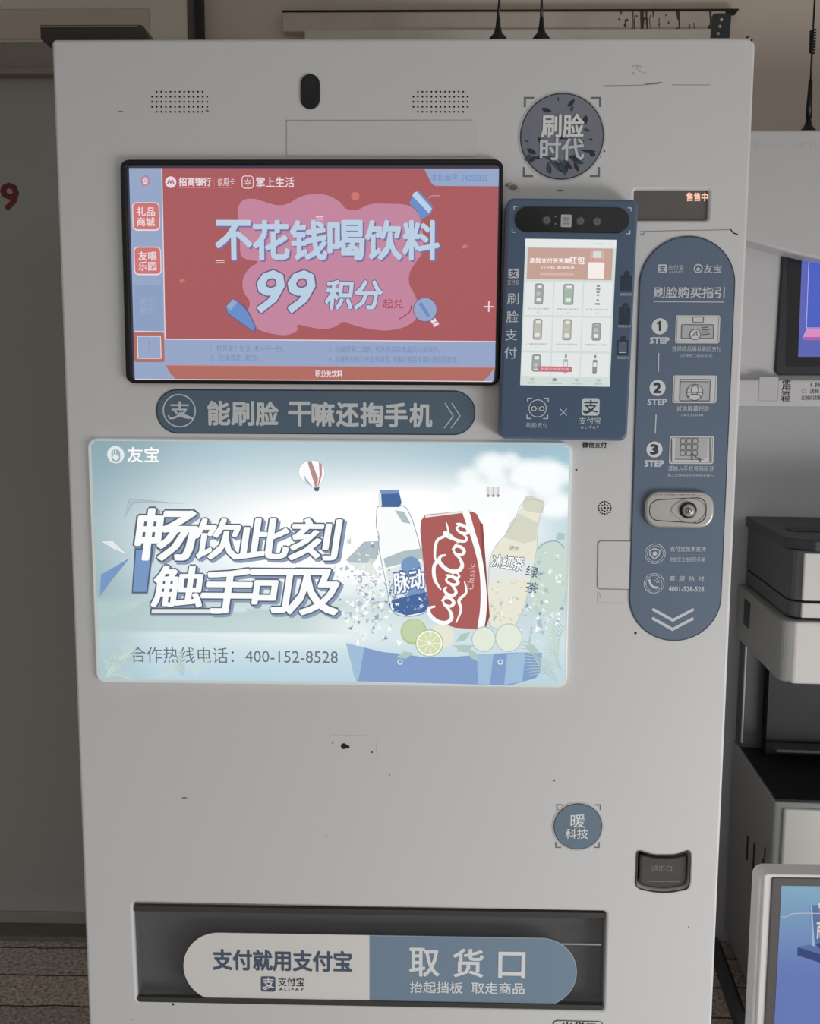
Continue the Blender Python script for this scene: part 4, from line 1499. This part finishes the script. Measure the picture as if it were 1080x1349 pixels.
lathe_y(g, Vector((pc.x, -.0134, pc.z)), [(0.0005, .0088), (-.0008, .0084)], M_STEEL)
lathe_y(g, Vector((pc.x, -.0141, pc.z)), [(0.0005, .0045), (-.0006, .0044)], mat('cylinder_grey', (120, 118, 116), .35, metal=.6))
lathe_y(g, Vector((pc.x, -.0146, pc.z)), [(0.0003, .0034), (-.0003, .0034)], M_STEEL)
g.box(pc.x - .0009, pc.x + .0009, -.0152, -.0145, pc.z - .0024, pc.z + .0024, M_SPOT)
g.build('lock_cylinder', LOCK)

# ---------------- coin return cup
CUP = MB()
a1, b1_, c1, d1 = box2(834, 1116, 913, 1180)
CUP.box(a1, c1, 0.030, 0.034, b1_, d1, M_HOLE)
cup = CUP.build('coin_return', VM)
fl = [(844, 1130), (850, 1128.5), (861, 1130.5), (875, 1131.3), (890, 1130.5), (899, 1128.5), (904, 1130), (904, 1148), (902, 1163.5), (893, 1167.5), (875, 1170), (855, 1167.5), (843.5, 1163), (843.5, 1148)]
flap = sheet('coin_flap', [F(x, y, .006) for x, y in smooth(fl, True, 4)], [], 0.006, 0.014, 0.002, mat('cup_grey', (84, 80, 78), .4, noise=.4, scale=60), cup)
sheet('rim', [F(x, y) for x, y in smooth([(838.6, 1125.5), (842, 1120.8), (850, 1122.6), (861, 1125.6), (875, 1126), (890, 1125.6), (900, 1122.6), (907, 1120.8), (910, 1125.5), (909.4, 1146), (907.3, 1168.3), (895, 1173.4), (875, 1176), (852, 1173.4), (838, 1167.3), (838, 1146)], True, 4)], [H_CUP], -0.002, 0.001, 0.0008, mat('cup_rim', (70, 68, 66), .35), cup)
a = Art(.006, .0003)
a.text('退币口', (857.5, 1140.5, 885, 1148), mat('cup_lettering', (150, 146, 142), .6), 1)
a.stroke([(852, 1161), (895, 1161.5)], .8, M_LINE, 1)
a.build('embossed_text', flap)

# ---------------- delivery opening
xL, xR = F(172, 1250)[0], F(800, 1262)[0]
zT, zB = F(480, 1190)[1], F(480, 1330)[1]
M_BIN = mat('bin_grey', (150, 150, 147), 0.6, noise=0.4, scale=30)
M_BIN2 = mat('bin_dark', (112, 113, 116), 0.55)
g = MB()
g.box(xL - .01, xR + .01, 0.16, 0.17, zB - .02, zT + .02, M_BIN2)
g.box(xL - .01, xR + .01, 0.035, 0.17, zT + .004, zT + .012, M_BIN)
g.box(xL - .01, xR + .01, 0.035, 0.17, zB - .02, zB - .012, M_BIN2)
for px in (xL - .01, xR + .004):
    g.box(px, px + .006, 0.035, 0.17, zB - .02, zT + .02, M_BIN2)
BIN = g.build('delivery_bin', VM)
g = MB()
for x0_, x1_ in ((245, 472), (540, 790)):
    q0, q1 = at(x0_, 1204, .06).x, at(x1_, 1204, .06).x
    g.box(q0, q1, .052, .16, at(500, 1218, .06).z, at(500, 1207, .06).z, mat('bin_rail', (205, 203, 196), .6, noise=.4, scale=40), .002)
for x0_ in (240, 478, 536):
    q0 = at(x0_, 1240, .06).x
    g.box(q0, q0 + .004, .05, .16, zB - .01, zT + .004, M_BIN, .001)
g.box(at(480, 1240, .08).x, at(536, 1240, .08).x, .075, .16, zB - .01, zT - .012, M_BIN2)
g.box(at(536, 1240, .12).x, xR, .12, .16, zB - .01, zT - .012, M_BIN)
g.build('chute_divider', BIN)
# tinted acrylic flap
ac = bpy.data.materials.new('tinted_acrylic')
ac.use_nodes = True
n = ac.node_tree
n.nodes.clear()
out = n.nodes.new('ShaderNodeOutputMaterial')
tr = n.nodes.new('ShaderNodeBsdfTransparent')
tr.inputs[0].default_value = (.86, .86, .87, 1)
gl = n.nodes.new('ShaderNodeBsdfPrincipled')
gl.inputs['Base Color'].default_value = (.075, .075, .075, 1)
gl.inputs['Roughness'].default_value = .12
mxs = n.nodes.new('ShaderNodeMixShader')
mxs.inputs[0].default_value = .30
n.links.new(tr.outputs[0], mxs.inputs[1])
n.links.new(gl.outputs[0], mxs.inputs[2])
n.links.new(mxs.outputs[0], out.inputs[0])
FY = 0.005
FLAP = sheet('flap', rquad([(177, 1193), (796, 1204), (792.5, 1328), (183, 1315.5)], 3, FY), [], FY, FY + .004, .001, ac, BIN)
g = MB()
zz0, zz1 = at(480, 1321, FY).z, at(480, 1315, FY).z
g.box(xL + .006, xR - .004, FY - .004, FY + .006, at(480, 1323.5, FY).z, at(480, 1317, FY).z, mat('flap_rail', (70, 69, 66), .5), .001)
g.box(xL + .006, xR - .006, FY - .003, FY + .006, at(480, 1204, FY).z, at(480, 1197, FY).z, mat('flap_rail', (70, 69, 66), .5), .001)
g.box(at(720, 1242, FY).x, at(792, 1243, FY).x, FY - .001, FY, at(760, 1244.5, FY).z, at(760, 1242.5, FY).z, mat('flap_glint', (168, 168, 166), .4))
g.build('flap_rail', BIN)
a = Art(FY - .0012)
zc = (at(450, 1231, FY).z + at(450, 1320.5, FY).z) / 2
hr = (at(450, 1231, FY).z - at(450, 1320.5, FY).z) / 2
xa, xb, xm_ = at(242, 1272, FY).x, at(759.5, 1282, FY).x, at(486.5, 1276, FY).x
full = round_loop([(xa, zc + hr), (xb, zc + hr), (xb, zc - hr), (xa, zc - hr)], hr * .99, 18)
lf = [p for p in full if p[0] < xm_]
M_PILLW = mat('pill_white', (242, 240, 237), .45)
a.plate(round_loop([(xa, zc + hr), (xm_, zc + hr), (xm_, zc - hr), (xa, zc - hr)], [hr * .99, 0, 0, hr * .99], 18), M_PILLW, FY, 0)
a.plate(round_loop([(xm_, zc + hr), (xb, zc + hr), (xb, zc - hr), (xm_, zc - hr)], [0, hr * .99, hr * .99, 0], 18), mat('pill_edge', (172, 190, 204), .45), FY, 0)
h2 = hr - .0012
a.poly(round_loop([(xm_ + .001, zc + h2), (xb - .0012, zc + h2), (xb - .0012, zc - h2), (xm_ + .001, zc - h2)], [0, h2 * .99, h2 * .99, 0], 18), mat('pill_blue', (132, 156, 178), .42), 1)
M_SLATE = mat('pill_slate', (86, 104, 126), .5)
a.text('支付就用支付宝', (281, 1252, 463, 1278.5), M_SLATE, 2, 0.03)
a.poly(rrect(344, 1285.5, 363, 1305.5, 3, FY), M_SLATE, 2)
a.text('支', (346, 1287.5, 361, 1301), M_PILLW, 3, 0.014)
a.stroke(smooth([(346, 1300), (349, 1303), (355, 1300), (358, 1297)], False, 4), 1.8, M_PILLW, 3)
a.text('支付宝', (366.5, 1287.5, 401, 1299), M_EDGE, 2, 0.01)
a.text('A L I P A Y', (368, 1301.5, 400, 1305), M_EDGE, 2, 0.02)
for ch, x0_, x1_ in (('取', 539.5, 578), ('货', 597, 636), ('口', 657, 691)):
    dy = (x0_ - 540) * .02
    a.text(ch, (x0_, 1249 + dy + (3 if ch == '口' else 0), x1_, 1285.5 + dy), M_PALE, 3, 0.02)
a.text('抬起挡板', (540, 1293, 609, 1308), M_PALE, 3, 0.012)
a.text('取走商品', (621, 1294, 690.5, 1309), M_PALE, 3, 0.012)
a.build('flap_sticker', BIN)

# label at the very bottom of the picture
a = Art(-.0008)
lab = rquad([(729, 1344), (794, 1345.5), (793, 1375), (728, 1373)], 6)
a.plate(lab, M_WHITE, .001)
a.ring(lab, 1.1, M_SPOT, 1)
a.text('出货口', (741, 1346.5, 784, 1362), M_SPOT, 1, .02)
a.build('notice_label', VM)

# on top: angle bracket bolted on, cable along the top edge
g = MB()
p0, p1 = at(935.5, 50, .05), at(960, 50, .05)
q0, q1 = at(939, 17.5, .05), at(963.5, 18, .05)
zt2 = q0.z
b = bmesh.new()
vv = [(p0.x, HT - .002), (p1.x, HT - .002), (q1.x, zt2), (q0.x, zt2)]
g.prism(round_loop(vv, [0, 0, .003, .003], 3), 'y', .05, .054, M_BLACK)
g.box(p0.x - .002, p1.x + .002, .05, .10, HT - .005, HT + .001, M_BLACK)
brk = g.build('angle_bracket', VM)
for px, py in ((950, 26), (948, 35), (945.8, 44.5)):
    g = MB()
    c = at(px, py, .05)
    lathe_y(g, c, [(.0005, .0021), (-.0006, .0021)], mat('hole_light', (205, 200, 190), .6), 12)
    g.build('bolt_hole', brk)
g = MB()
pts = [at(722 + k * 12, 47 - (1 if k > 16 else 0), .03) for k in range(20)]
g.tube([(p.x, .03, HT + .0005) for p in pts], .0028, M_BLACK, 8)
g.tube([(at(938, 48, .03).x + k * .003, .03 + k * .001, HT + .0005 + k * .0006) for k in range(6)], .0028, M_BLACK, 8)
g.tube([(at(975, 48, .03).x, .035, HT - .001), (at(982, 44, .03).x, .035, HT + .006), (at(987, 38, .03).x, .035, HT + .012)], .0016, M_DARK, 6)
g.build('cable', VM)

# ------------------------------------------------------------------ loose things on the machine
t0_ = at(60, 44, .04)
g = MB()
zt3 = at(130, 39, .04).z
zl = HT + .0008
xe0, xe1 = at(60, 45, .04).x, at(205, 45, .04).x
M_TRAY = mat('tray_brown', (52, 45, 38), .45, noise=.5, scale=30)
g.prism([(xe0, zl + .006), (xe0 + .008, zl), (xe1, zl), (xe1 - .012, zt3 - .001), (xe1 - .016, zt3), (xe0, zt3)], 'y', .02, .07, M_TRAY, .0015)
g.prism([(xe0 + .002, zt3 - .004), (xe1 - .018, zt3 - .004), (xe1 - .018, zt3 - .002), (xe0 + .002, zt3 - .002)], 'y', .018, .021, mat('tray_edge', (118, 108, 94), .5))
o = g.build('metal_tray')
o['label'] = 'flat dark brown metal tray lying on top left corner of the vending machine'
o['category'] = 'tray'


def antenna(name, label, base, lean, k, group):
    t = thing(name, label, 'antenna', base, 0, group)
    g = MB()
    prof = [(0, .0125), (.006, .0125), (.009, .010), (.014, .006), (.022, .0038), (.034, .0026)]
    g.tube([(lean * h * .2, 0, h * k) for h, r in prof], [r * k for h, r in prof], M_BLACK, 18)
    g.build('magnetic_base', t)
    return t


for px, lab, dx in ((656, 'black whip antenna on machine top above the red screen, left of the other', 4), (713, 'black whip antenna on machine top nearer the angle bracket', 1)):
    p = at(px, 49, .016)
    t = antenna('whip_antenna', lab, (p.x, .018, HT - .001), 0, .95, 'whip antennas on the vending machine')
    g = MB()
    top = at(px + dx, -40, .016)
    g.tube([(0, 0, .030), ((top.x - p.x) * .5, 0, .06), (top.x - p.x, 0, .30)], [.0024, .0014, .0012], M_BLACK, 8)
    g.build('whip', t)

# ------------------------------------------------------------------ print kiosk behind the copier
KY = 0.80
KIOSK = thing('print_kiosk', 'tall white self service kiosk with curved hood and purple screen behind the copier', 'kiosk', (0, 0, 0))
M_KW = mat('kiosk_white', (206, 206, 208), .4, noise=.04, scale=10)
M_KG = mat('kiosk_grey', (176, 177, 180), .5)
M_KP = mat('kiosk_panel', (206, 207, 210), .55)
kx0, kx1 = 0.60, 1.50
zk0 = at(1030, 536, KY).z
zk1 = at(1030, 178, KY).z
zscr = at(1030, 322, KY).z
g = MB()
g.box(kx0, kx1, 1.165, 1.205, 0.0, zk0 + .1, M_KP, .004)
g.build('back_panel', KIOSK)
g = MB()
g.box(kx0, kx1, KY + .03, 1.205, zk0, zk1, M_KW, .006)
z_l1 = at(1030, 500, KY).z
g.build('head', KIOSK)
# recessed front frame with screen
bz = [(1033, 322), (1120, 330), (1120, 495), (1022.5, 495)]
g = MB()
g.prism([(at(985, 300, KY).x - .05, z_l1), (kx1, z_l1), (kx1, zk0), (at(985, 300, KY).x - .05, zk0)], 'y', KY, KY + .04, M_KW, .004)
LEDGE = g.build('front_ledge', KIOSK)
yk2 = KY + .022
g = MB()
x_a, x_b = at(1028, 400, yk2).x, at(1345, 400, yk2).x
g.prism(round_loop([(x_a, at(1028, 300, yk2).z), (x_b, at(1028, 300, yk2).z), (x_b, at(1028, 494, yk2).z), (x_a - .004, at(1028, 494, yk2).z)], [.004, .004, .012, .012], 5), 'y', yk2, KY + .05, mat('kiosk_bezel', (40, 43, 52), .4), .003)
KD = g.build('display', KIOSK)
a = Art(yk2 - .0005)
a.plate(rquad([(1038, 315), (1330, 315), (1330, 483), (1035, 483)], 4, yk2), mat('kiosk_bezel_inner', (16, 17, 24), .3), yk2 + .001, 0)
K_P = glow('kiosk_purple', (88, 96, 176))
K_P2 = glow('kiosk_blue', (70, 92, 190))
K_W = glow('kiosk_line', (196, 190, 232))
K_K = glow('kiosk_pink', (214, 138, 188))
a.poly(rquad([(1057, 315), (1330, 315), (1330, 470), (1051, 470)], 1, yk2), K_P, 1)
a.poly(rquad([(1064, 315), (1330, 315), (1330, 432), (1061, 432)], 0, yk2), K_P2, 2)
a.stroke([(1066, 318), (1062, 432), (1330, 432)], 1.1, K_W, 3)
a.poly([F(x, y, yk2) for x, y in ((1064, 433), (1330, 433), (1330, 444), (1057, 444))], K_K, 3)
a.poly([F(x, y, yk2) for x, y in ((1057, 444), (1330, 444), (1330, 450), (1057, 448))], glow('kiosk_magenta', (168, 92, 170)), 3)
a.stroke([(1057, 445), (1064, 432)], 1, K_W, 4)
a.build('screen', KD)
# hood
hd = []
xl_h, xr_h = kx0 - .01, kx1 + .01
zlow_l = at(985, 317, KY - .03).z
zlow_m = at(1080, 342, KY - .03).z
hd = [(xl_h, zk1 + .004), (xr_h, zk1 + .004)]
m_ = 16
xmid = (xl_h + xr_h) / 2
low = []
xs0 = at(985, 317, KY - .03).x
dz = (zlow_m - zlow_l) / ((1 - ((xmid - at(1080, 342, KY - .03).x) / (xmid - xs0)) ** 2) or 1)
for k in range(m_ + 1):
    x = xr_h + (xl_h - xr_h) * k / m_
    low.append((x, zlow_l + dz * (1 - ((xmid - x) / (xmid - xs0)) ** 2)))
g = MB()
g.prism(hd + low, 'y', KY - .03, KY + .10, M_KW, .006, 3)
HOOD = g.build('hood', KIOSK)
g = MB()
g.box(kx0 + .02, kx1 - .02, KY + .05, 1.15, zk1, zk1 + .016, M_KG, .004)
g.build('top_cap', KIOSK)
a = Art(KY - .0004)
a.plate(rrect(999.5, 496.5, 1025, 528, 4, KY), mat('kiosk_patch', (202, 202, 204), .5), KY + .001)
a.ring(rrect(999.5, 496.5, 1025, 528, 4, KY), .6, M_LINE, 1)
for k, ch in enumerate('使用流程'):
    a.text(ch, (1030 - k * .4, 500.5 + k * 7.2, 1041.5 - k * .4, 507 + k * 7.2), M_SPOT, 1, .01)
a.text('1 按照', (1068, 503.5, 1090, 510), M_SPOT, 1)
a.text('选择', (1067, 512, 1079, 518.5), M_SPOT, 1)
a.text('立刻试试用', (1055.5, 521, 1080, 527), M_SPOT, 1)
a.ring(rrect(1056, 513.5, 1061.5, 517.5, 1, KY), .6, M_LINE, 1)
absorb(LEDGE, a)
a = Art(KY - .0303)
for k in range(16):
    px = 994 + k * 6 + random.uniform(-1, 1)
    if 1028 < px < 1046:
        continue
    a.stroke([(px, 190 + random.uniform(-2, 2)), (px + 2.5, 193 + random.uniform(-3, 2))], 1.6, M_SCUFF, 1)
absorb(HOOD, a)
pb = at(1064, 177, KY + .02)
t = antenna('whip_antenna', 'black coil antenna standing on the white kiosk at right edge', (pb.x, KY + .02, zk1 + .0035), .0, 1.4, None)
del_ = None
g = MB()
sl_ = at(1073, 0, KY + .02)
dxk, dzk = sl_.x - pb.x, sl_.z - pb.z


def on(f):
    return (dxk * f, 0, dzk * f)


g.tube([on(.13), on(.41)], [.0068, .0042], M_BLACK, 10)
g.tube([on(.41), on(1.3)], [.0022, .0018], M_BLACK, 8)
hel = []
for k in range(8 * 12 + 1):
    f = .62 + .17 * k / 96
    c = Vector(on(f))
    an = 2 * math.pi * k / 12
    hel.append(c + Vector((.0052 * math.cos(an), .0052 * math.sin(an), 0)))
g.tube(hel, .0019, M_BLACK, 6)
g.build('whip', t)

# ------------------------------------------------------------------ photocopier
CPH = 1.15
FL = atz(1042, 712, CPH)
BL = atz(982, 680, CPH)
ang = math.atan2(BL.x - FL.x, BL.y - FL.y)
COP = thing('photocopier', 'white office photocopier with dark lid and dark paper cavity beside the vending machine', 'photocopier', (FL.x, FL.y, 0), -ang)
D = (Vector((BL.x, BL.y)) - Vector((FL.x, FL.y))).length


def cz(py):
    return at(1040, py, FL.y).z


M_CW = mat('copier_white', (222, 220, 217), .45, noise=.04, scale=12)
M_CS = mat('copier_side', (150, 152, 150), .5)
M_CD = mat('copier_charcoal', (54, 55, 60), .45)
M_CD2 = mat('copier_dark_side', (84, 85, 88), .5)
M_CK = mat('copier_black', (20, 20, 23), .5)
WX = 0.62
cham = .03


def foot(d0=0.0, x0=0.0, c=cham):
    return round_loop([(x0, d0), (WX, d0), (WX, D), (x0, D)], [c, c, .01, .01], 5)


z_lid, z_a, z_b, z_c, z_d = cz(727), cz(793), cz(817), cz(898), cz(1058)
g = MB()
g.prism([(0, .04), (.05, 0), (WX, 0), (WX, D), (0, D)], 'z', z_lid, CPH, M_CD, .003)
g.prism(round_loop([(.035, .13), (.30, .13), (.30, .20), (.035, .20)], .03), 'z', CPH - .002, CPH + .0015, M_CK)
g.build('lid', COP)
g = MB()
lp = foot(.008, .006)
g.prism(lp, 'z', z_a + .002, z_lid + .001, M_CD2, .002)
g.prism(lp, 'z', z_b + .004, z_a - .002, M_CD2, .002)
g.prism(foot(.014, .012), 'z', z_b, z_lid, M_CK)
g.build('scanner', COP)
g = MB()
g.prism(round_loop([(.03, .002), (WX, .002), (WX, .012), (.03, .012)], .004), 'z', z_a + .003, z_lid - .003, M_CW, .002)
g.prism(round_loop([(.03, .002), (WX, .002), (WX, .012), (.03, .012)], .004), 'z', z_b + .005, z_a - .003, M_CW, .002)
g.build('scanner_front', COP)
# white control section hanging over the cavity
g = MB()
g.prism(round_loop([(-.012, -.004), (WX, -.004), (WX, D), (-.012, D)], [.02, .02, .005, .005], 5), 'z', z_c, z_b - .001, M_CS, .005)
sec = g.build('control_section', COP)
g = MB()
g.prism(round_loop([(.012, -.009), (WX, -.009), (WX, .01), (.012, .01)], [.012, .012, .0, .0], 5), 'z', z_c - .002, z_b - .002, M_CW, .004, 3)
g.build('front_cover', sec)
g = MB()
g.box(-.0135, -.010, D * .66, D * .80, z_b - .085, z_b - .02, M_CK, .002)
g.build('side_grip', sec)
g = MB()
g.box(.05, WX, D - .10, D, z_d - .02, z_c + .002, M_CK)
g.box(0.0, .05, D - .06, D, z_d - .02, z_c + .002, mat('post_grey_dark', (78, 80, 82), .5), .002)
g.box(.0, WX, .012, D - .06, z_d, z_d + .004, M_CK)
g.box(-.003, 0.0, D - .075, D - .066, z_d + .02, z_c, mat('post_strip', (196, 196, 194), .4))
g.box(.30, WX, .06, D - .10, z_d + .05, z_d + .054, M_CK)
g.build('paper_cavity', COP)
g = MB()
g.prism([(.03, z_d - .03), (.30, z_d - .012), (WX, z_d + .012), (WX, z_d - .03)], 'y', .03, D - .06, mat('tray_charcoal', (40, 40, 43), .5), .003)
g.box(.06, .24, D - .16, D - .11, z_d + .03, z_d + .036, mat('tray_grey', (86, 86, 86), .5))
g.build('output_tray', COP)
g = MB()
g.prism(round_loop([(-.006, .004), (WX, .004), (WX, D), (-.006, D)], [.008, .012, .004, .004], 4), 'z', .05, z_d, M_CS, .003)
g.box(.02, WX - .02, .03, D - .03, .0, .05, M_CK)
for v0, z0_, hh in ((.14, z_d - .22, .12), (.20, z_d - .20, .06)):
    g.box(-.0085, -.005, v0, v0 + .006, z0_ - hh / 2, z0_ + hh / 2, M_CK)
for v0, z0_ in ((.05, z_d - .14), (.06, z_d - .17)):
    g.box(-.0085, -.005, v0, v0 + .004, z0_ - .012, z0_ + .012, M_CK)
low_b = g.build('lower_body', COP)
g = MB()
zdr = z_d - .012
for k in range(3):
    z1 = zdr - k * .19
    pts = round_loop([(.014, -.006), (WX, -.006), (WX, .006), (.014, .006)], [.010, .012, 0, 0], 5)
    gg = MB()
    gg.prism(pts, 'z', max(.06, z1 - .186), z1, M_CW, .005, 3)
    d_ = gg.build('drawer', COP)
    gg = MB()
    gg.box(.20, .42, -.009, -.004, z1 - .06, z1 - .025, M_CK, .003)
    gg.build('handle', d_)
g.bm.free()
# cable duct on the floor between the machines
r0, r1 = atz(951, 1249, .0), atz(987, 1349, .0)
l1 = atz(966, 1349, 0)
dirv = (r0 - r1).normalized()
wv = (r1 - l1).length
g = MB()
r1b = r1 - dirv * .2
r0b = r0 + dirv * .02
nv = Vector((-dirv.y, dirv.x, 0))
b = bmesh.new()
vsx = []
for base in (r1b, r0b):
    for off, z in ((0, 0), (0, .004), (.012, .02), (wv - .006, .02), (wv, .004), (wv, 0)):
        q = base + nv * off
        vsx.append(b.verts.new((q.x, q.y, z)))
for i in range(6):
    j = (i + 1) % 6
    b.faces.new((vsx[i], vsx[j], vsx[j + 6], vsx[i + 6]))
b.faces.new(vsx[:6])
b.faces.new(vsx[6:][::-1])
bmesh.ops.recalc_face_normals(b, faces=b.faces[:])
g.merge(b, mat('duct_grey', (82, 84, 86), .6, noise=.3, scale=50))
o = g.build('cable_duct')
o['label'] = 'dark grey cable duct running along the floor between vending machine and photocopier'
o['category'] = 'cable duct'

# ------------------------------------------------------------------ display stand at lower right
DY = 0.30
STAND = thing('display_stand', 'low white display stand with dark bezel and blue picture in front of the photocopier', 'display stand')
M_SW = mat('stand_white', (228, 227, 227), .45)
M_SB = mat('stand_bezel', (88, 85, 84), .5)
zt4 = at(1020, 1158, DY).z
zt5 = at(1010, 1145, DY + .03).z
sxl = at(1001, 1250, DY).x
g = MB()
xw0, xw1 = at(996, 1200, DY + .02).x, 1.02
g.prism(round_loop([(xw0, zt5), (xw1, zt5), (xw1, 0.0), (xw0, 0.0)], [.018, .018, 0, 0], 6), 'y', DY + .012, DY + .055, M_SW, .004)
g.build('back_shell', STAND)
g = MB()
xb0 = at(1015, 1200, DY).x
z_l = at(1020, 1157, DY).z
g.prism(round_loop([(xw0 + .006, z_l + .005), (xw1 - .01, z_l + .005), (xw1 - .01, 0.02), (xw0 + .006, .02)], [.006, .006, 0, 0], 4), 'y', DY + .004, DY + .014, M_SW, .002)
g.prism(round_loop([(xb0, z_l), (xw1 - .015, z_l), (xw1 - .015, .06), (xb0, .06)], .004, 3), 'y', DY, DY + .006, M_SB, .002)
bez = g.build('bezel', STAND)
a = Art(DY - .0004)
xs_ = at(1027.5, 1200, DY).x
zs_ = at(1050, 1167, DY).z
# picture: soft blue to violet sheet
vs, cols = [], []
x_r = xw1 - .03
nx_, ny_ = 8, 24
for j in range(ny_ + 1):
    for i in range(nx_ + 1):
        s_, t_ = i / nx_, j / ny_
        vs.append((xs_ + (x_r - xs_) * s_, DY - .0006, zs_ + (.09 - zs_) * t_))
        zz = min(1, t_ * 3.2)
        cols.append(lin(lerp3((124, 164, 186), (96, 116, 176), zz)))
fs = [(j * (nx_ + 1) + i, (j + 1) * (nx_ + 1) + i, (j + 1) * (nx_ + 1) + i + 1, j * (nx_ + 1) + i + 1) for j in range(ny_) for i in range(nx_)]
me = bpy.data.meshes.new('picture')
me.from_pydata(vs, [], fs)
cattr = me.color_attributes.new('print', 'FLOAT_COLOR', 'POINT')
for i, c in enumerate(cols):
    cattr.data[i].color = (*c, 1)
me.materials.append(pm)
o = bpy.data.objects.new('picture', me)
COL.objects.link(o)
o.parent = STAND
a = Art(DY - .0008)
S_DB = backlit('stand_dark_blue', (48, 66, 120))
S_MB = backlit('stand_mid_blue', (84, 108, 156))
S_W = backlit('stand_white', (222, 230, 240))
S_LB = backlit('stand_pale_blue', (150, 182, 204))


def sp(pts, ma, lay):
    a.poly([F(x, y, DY) for x, y in pts], ma, lay)


sp([(1066, 1192), (1110, 1192), (1110, 1248), (1070, 1248)], S_MB, 1)
sp([(1067, 1192), (1069, 1192), (1073, 1248), (1070, 1248)], S_LB, 2)
sp([(1050, 1248), (1066, 1246), (1110, 1262), (1110, 1278), (1050, 1258)], S_DB, 2)
sp([(1050, 1247), (1066, 1244), (1110, 1258), (1110, 1266)], S_MB, 3)
sp([(1074, 1244), (1082, 1240), (1110, 1242), (1110, 1256), (1084, 1254)], S_DB, 4)
a.stroke(smooth([(1028, 1207), (1034, 1208), (1042, 1204), (1056, 1203), (1066, 1203), (1110, 1204)], False, 4), 1, S_W, 2)
a.text('智能', (1077.5, 1188, 1112, 1202), S_W, 3, .02)
a.text('商用', (1075.5, 1212, 1110, 1236), S_W, 5, .03)
a.build('picture_artwork', STAND)
g = MB()
g.box(xw0 + .12, xw1, DY - .10, DY + .16, 0, .014, M_KG, .004)
g.build('base_plate', STAND)
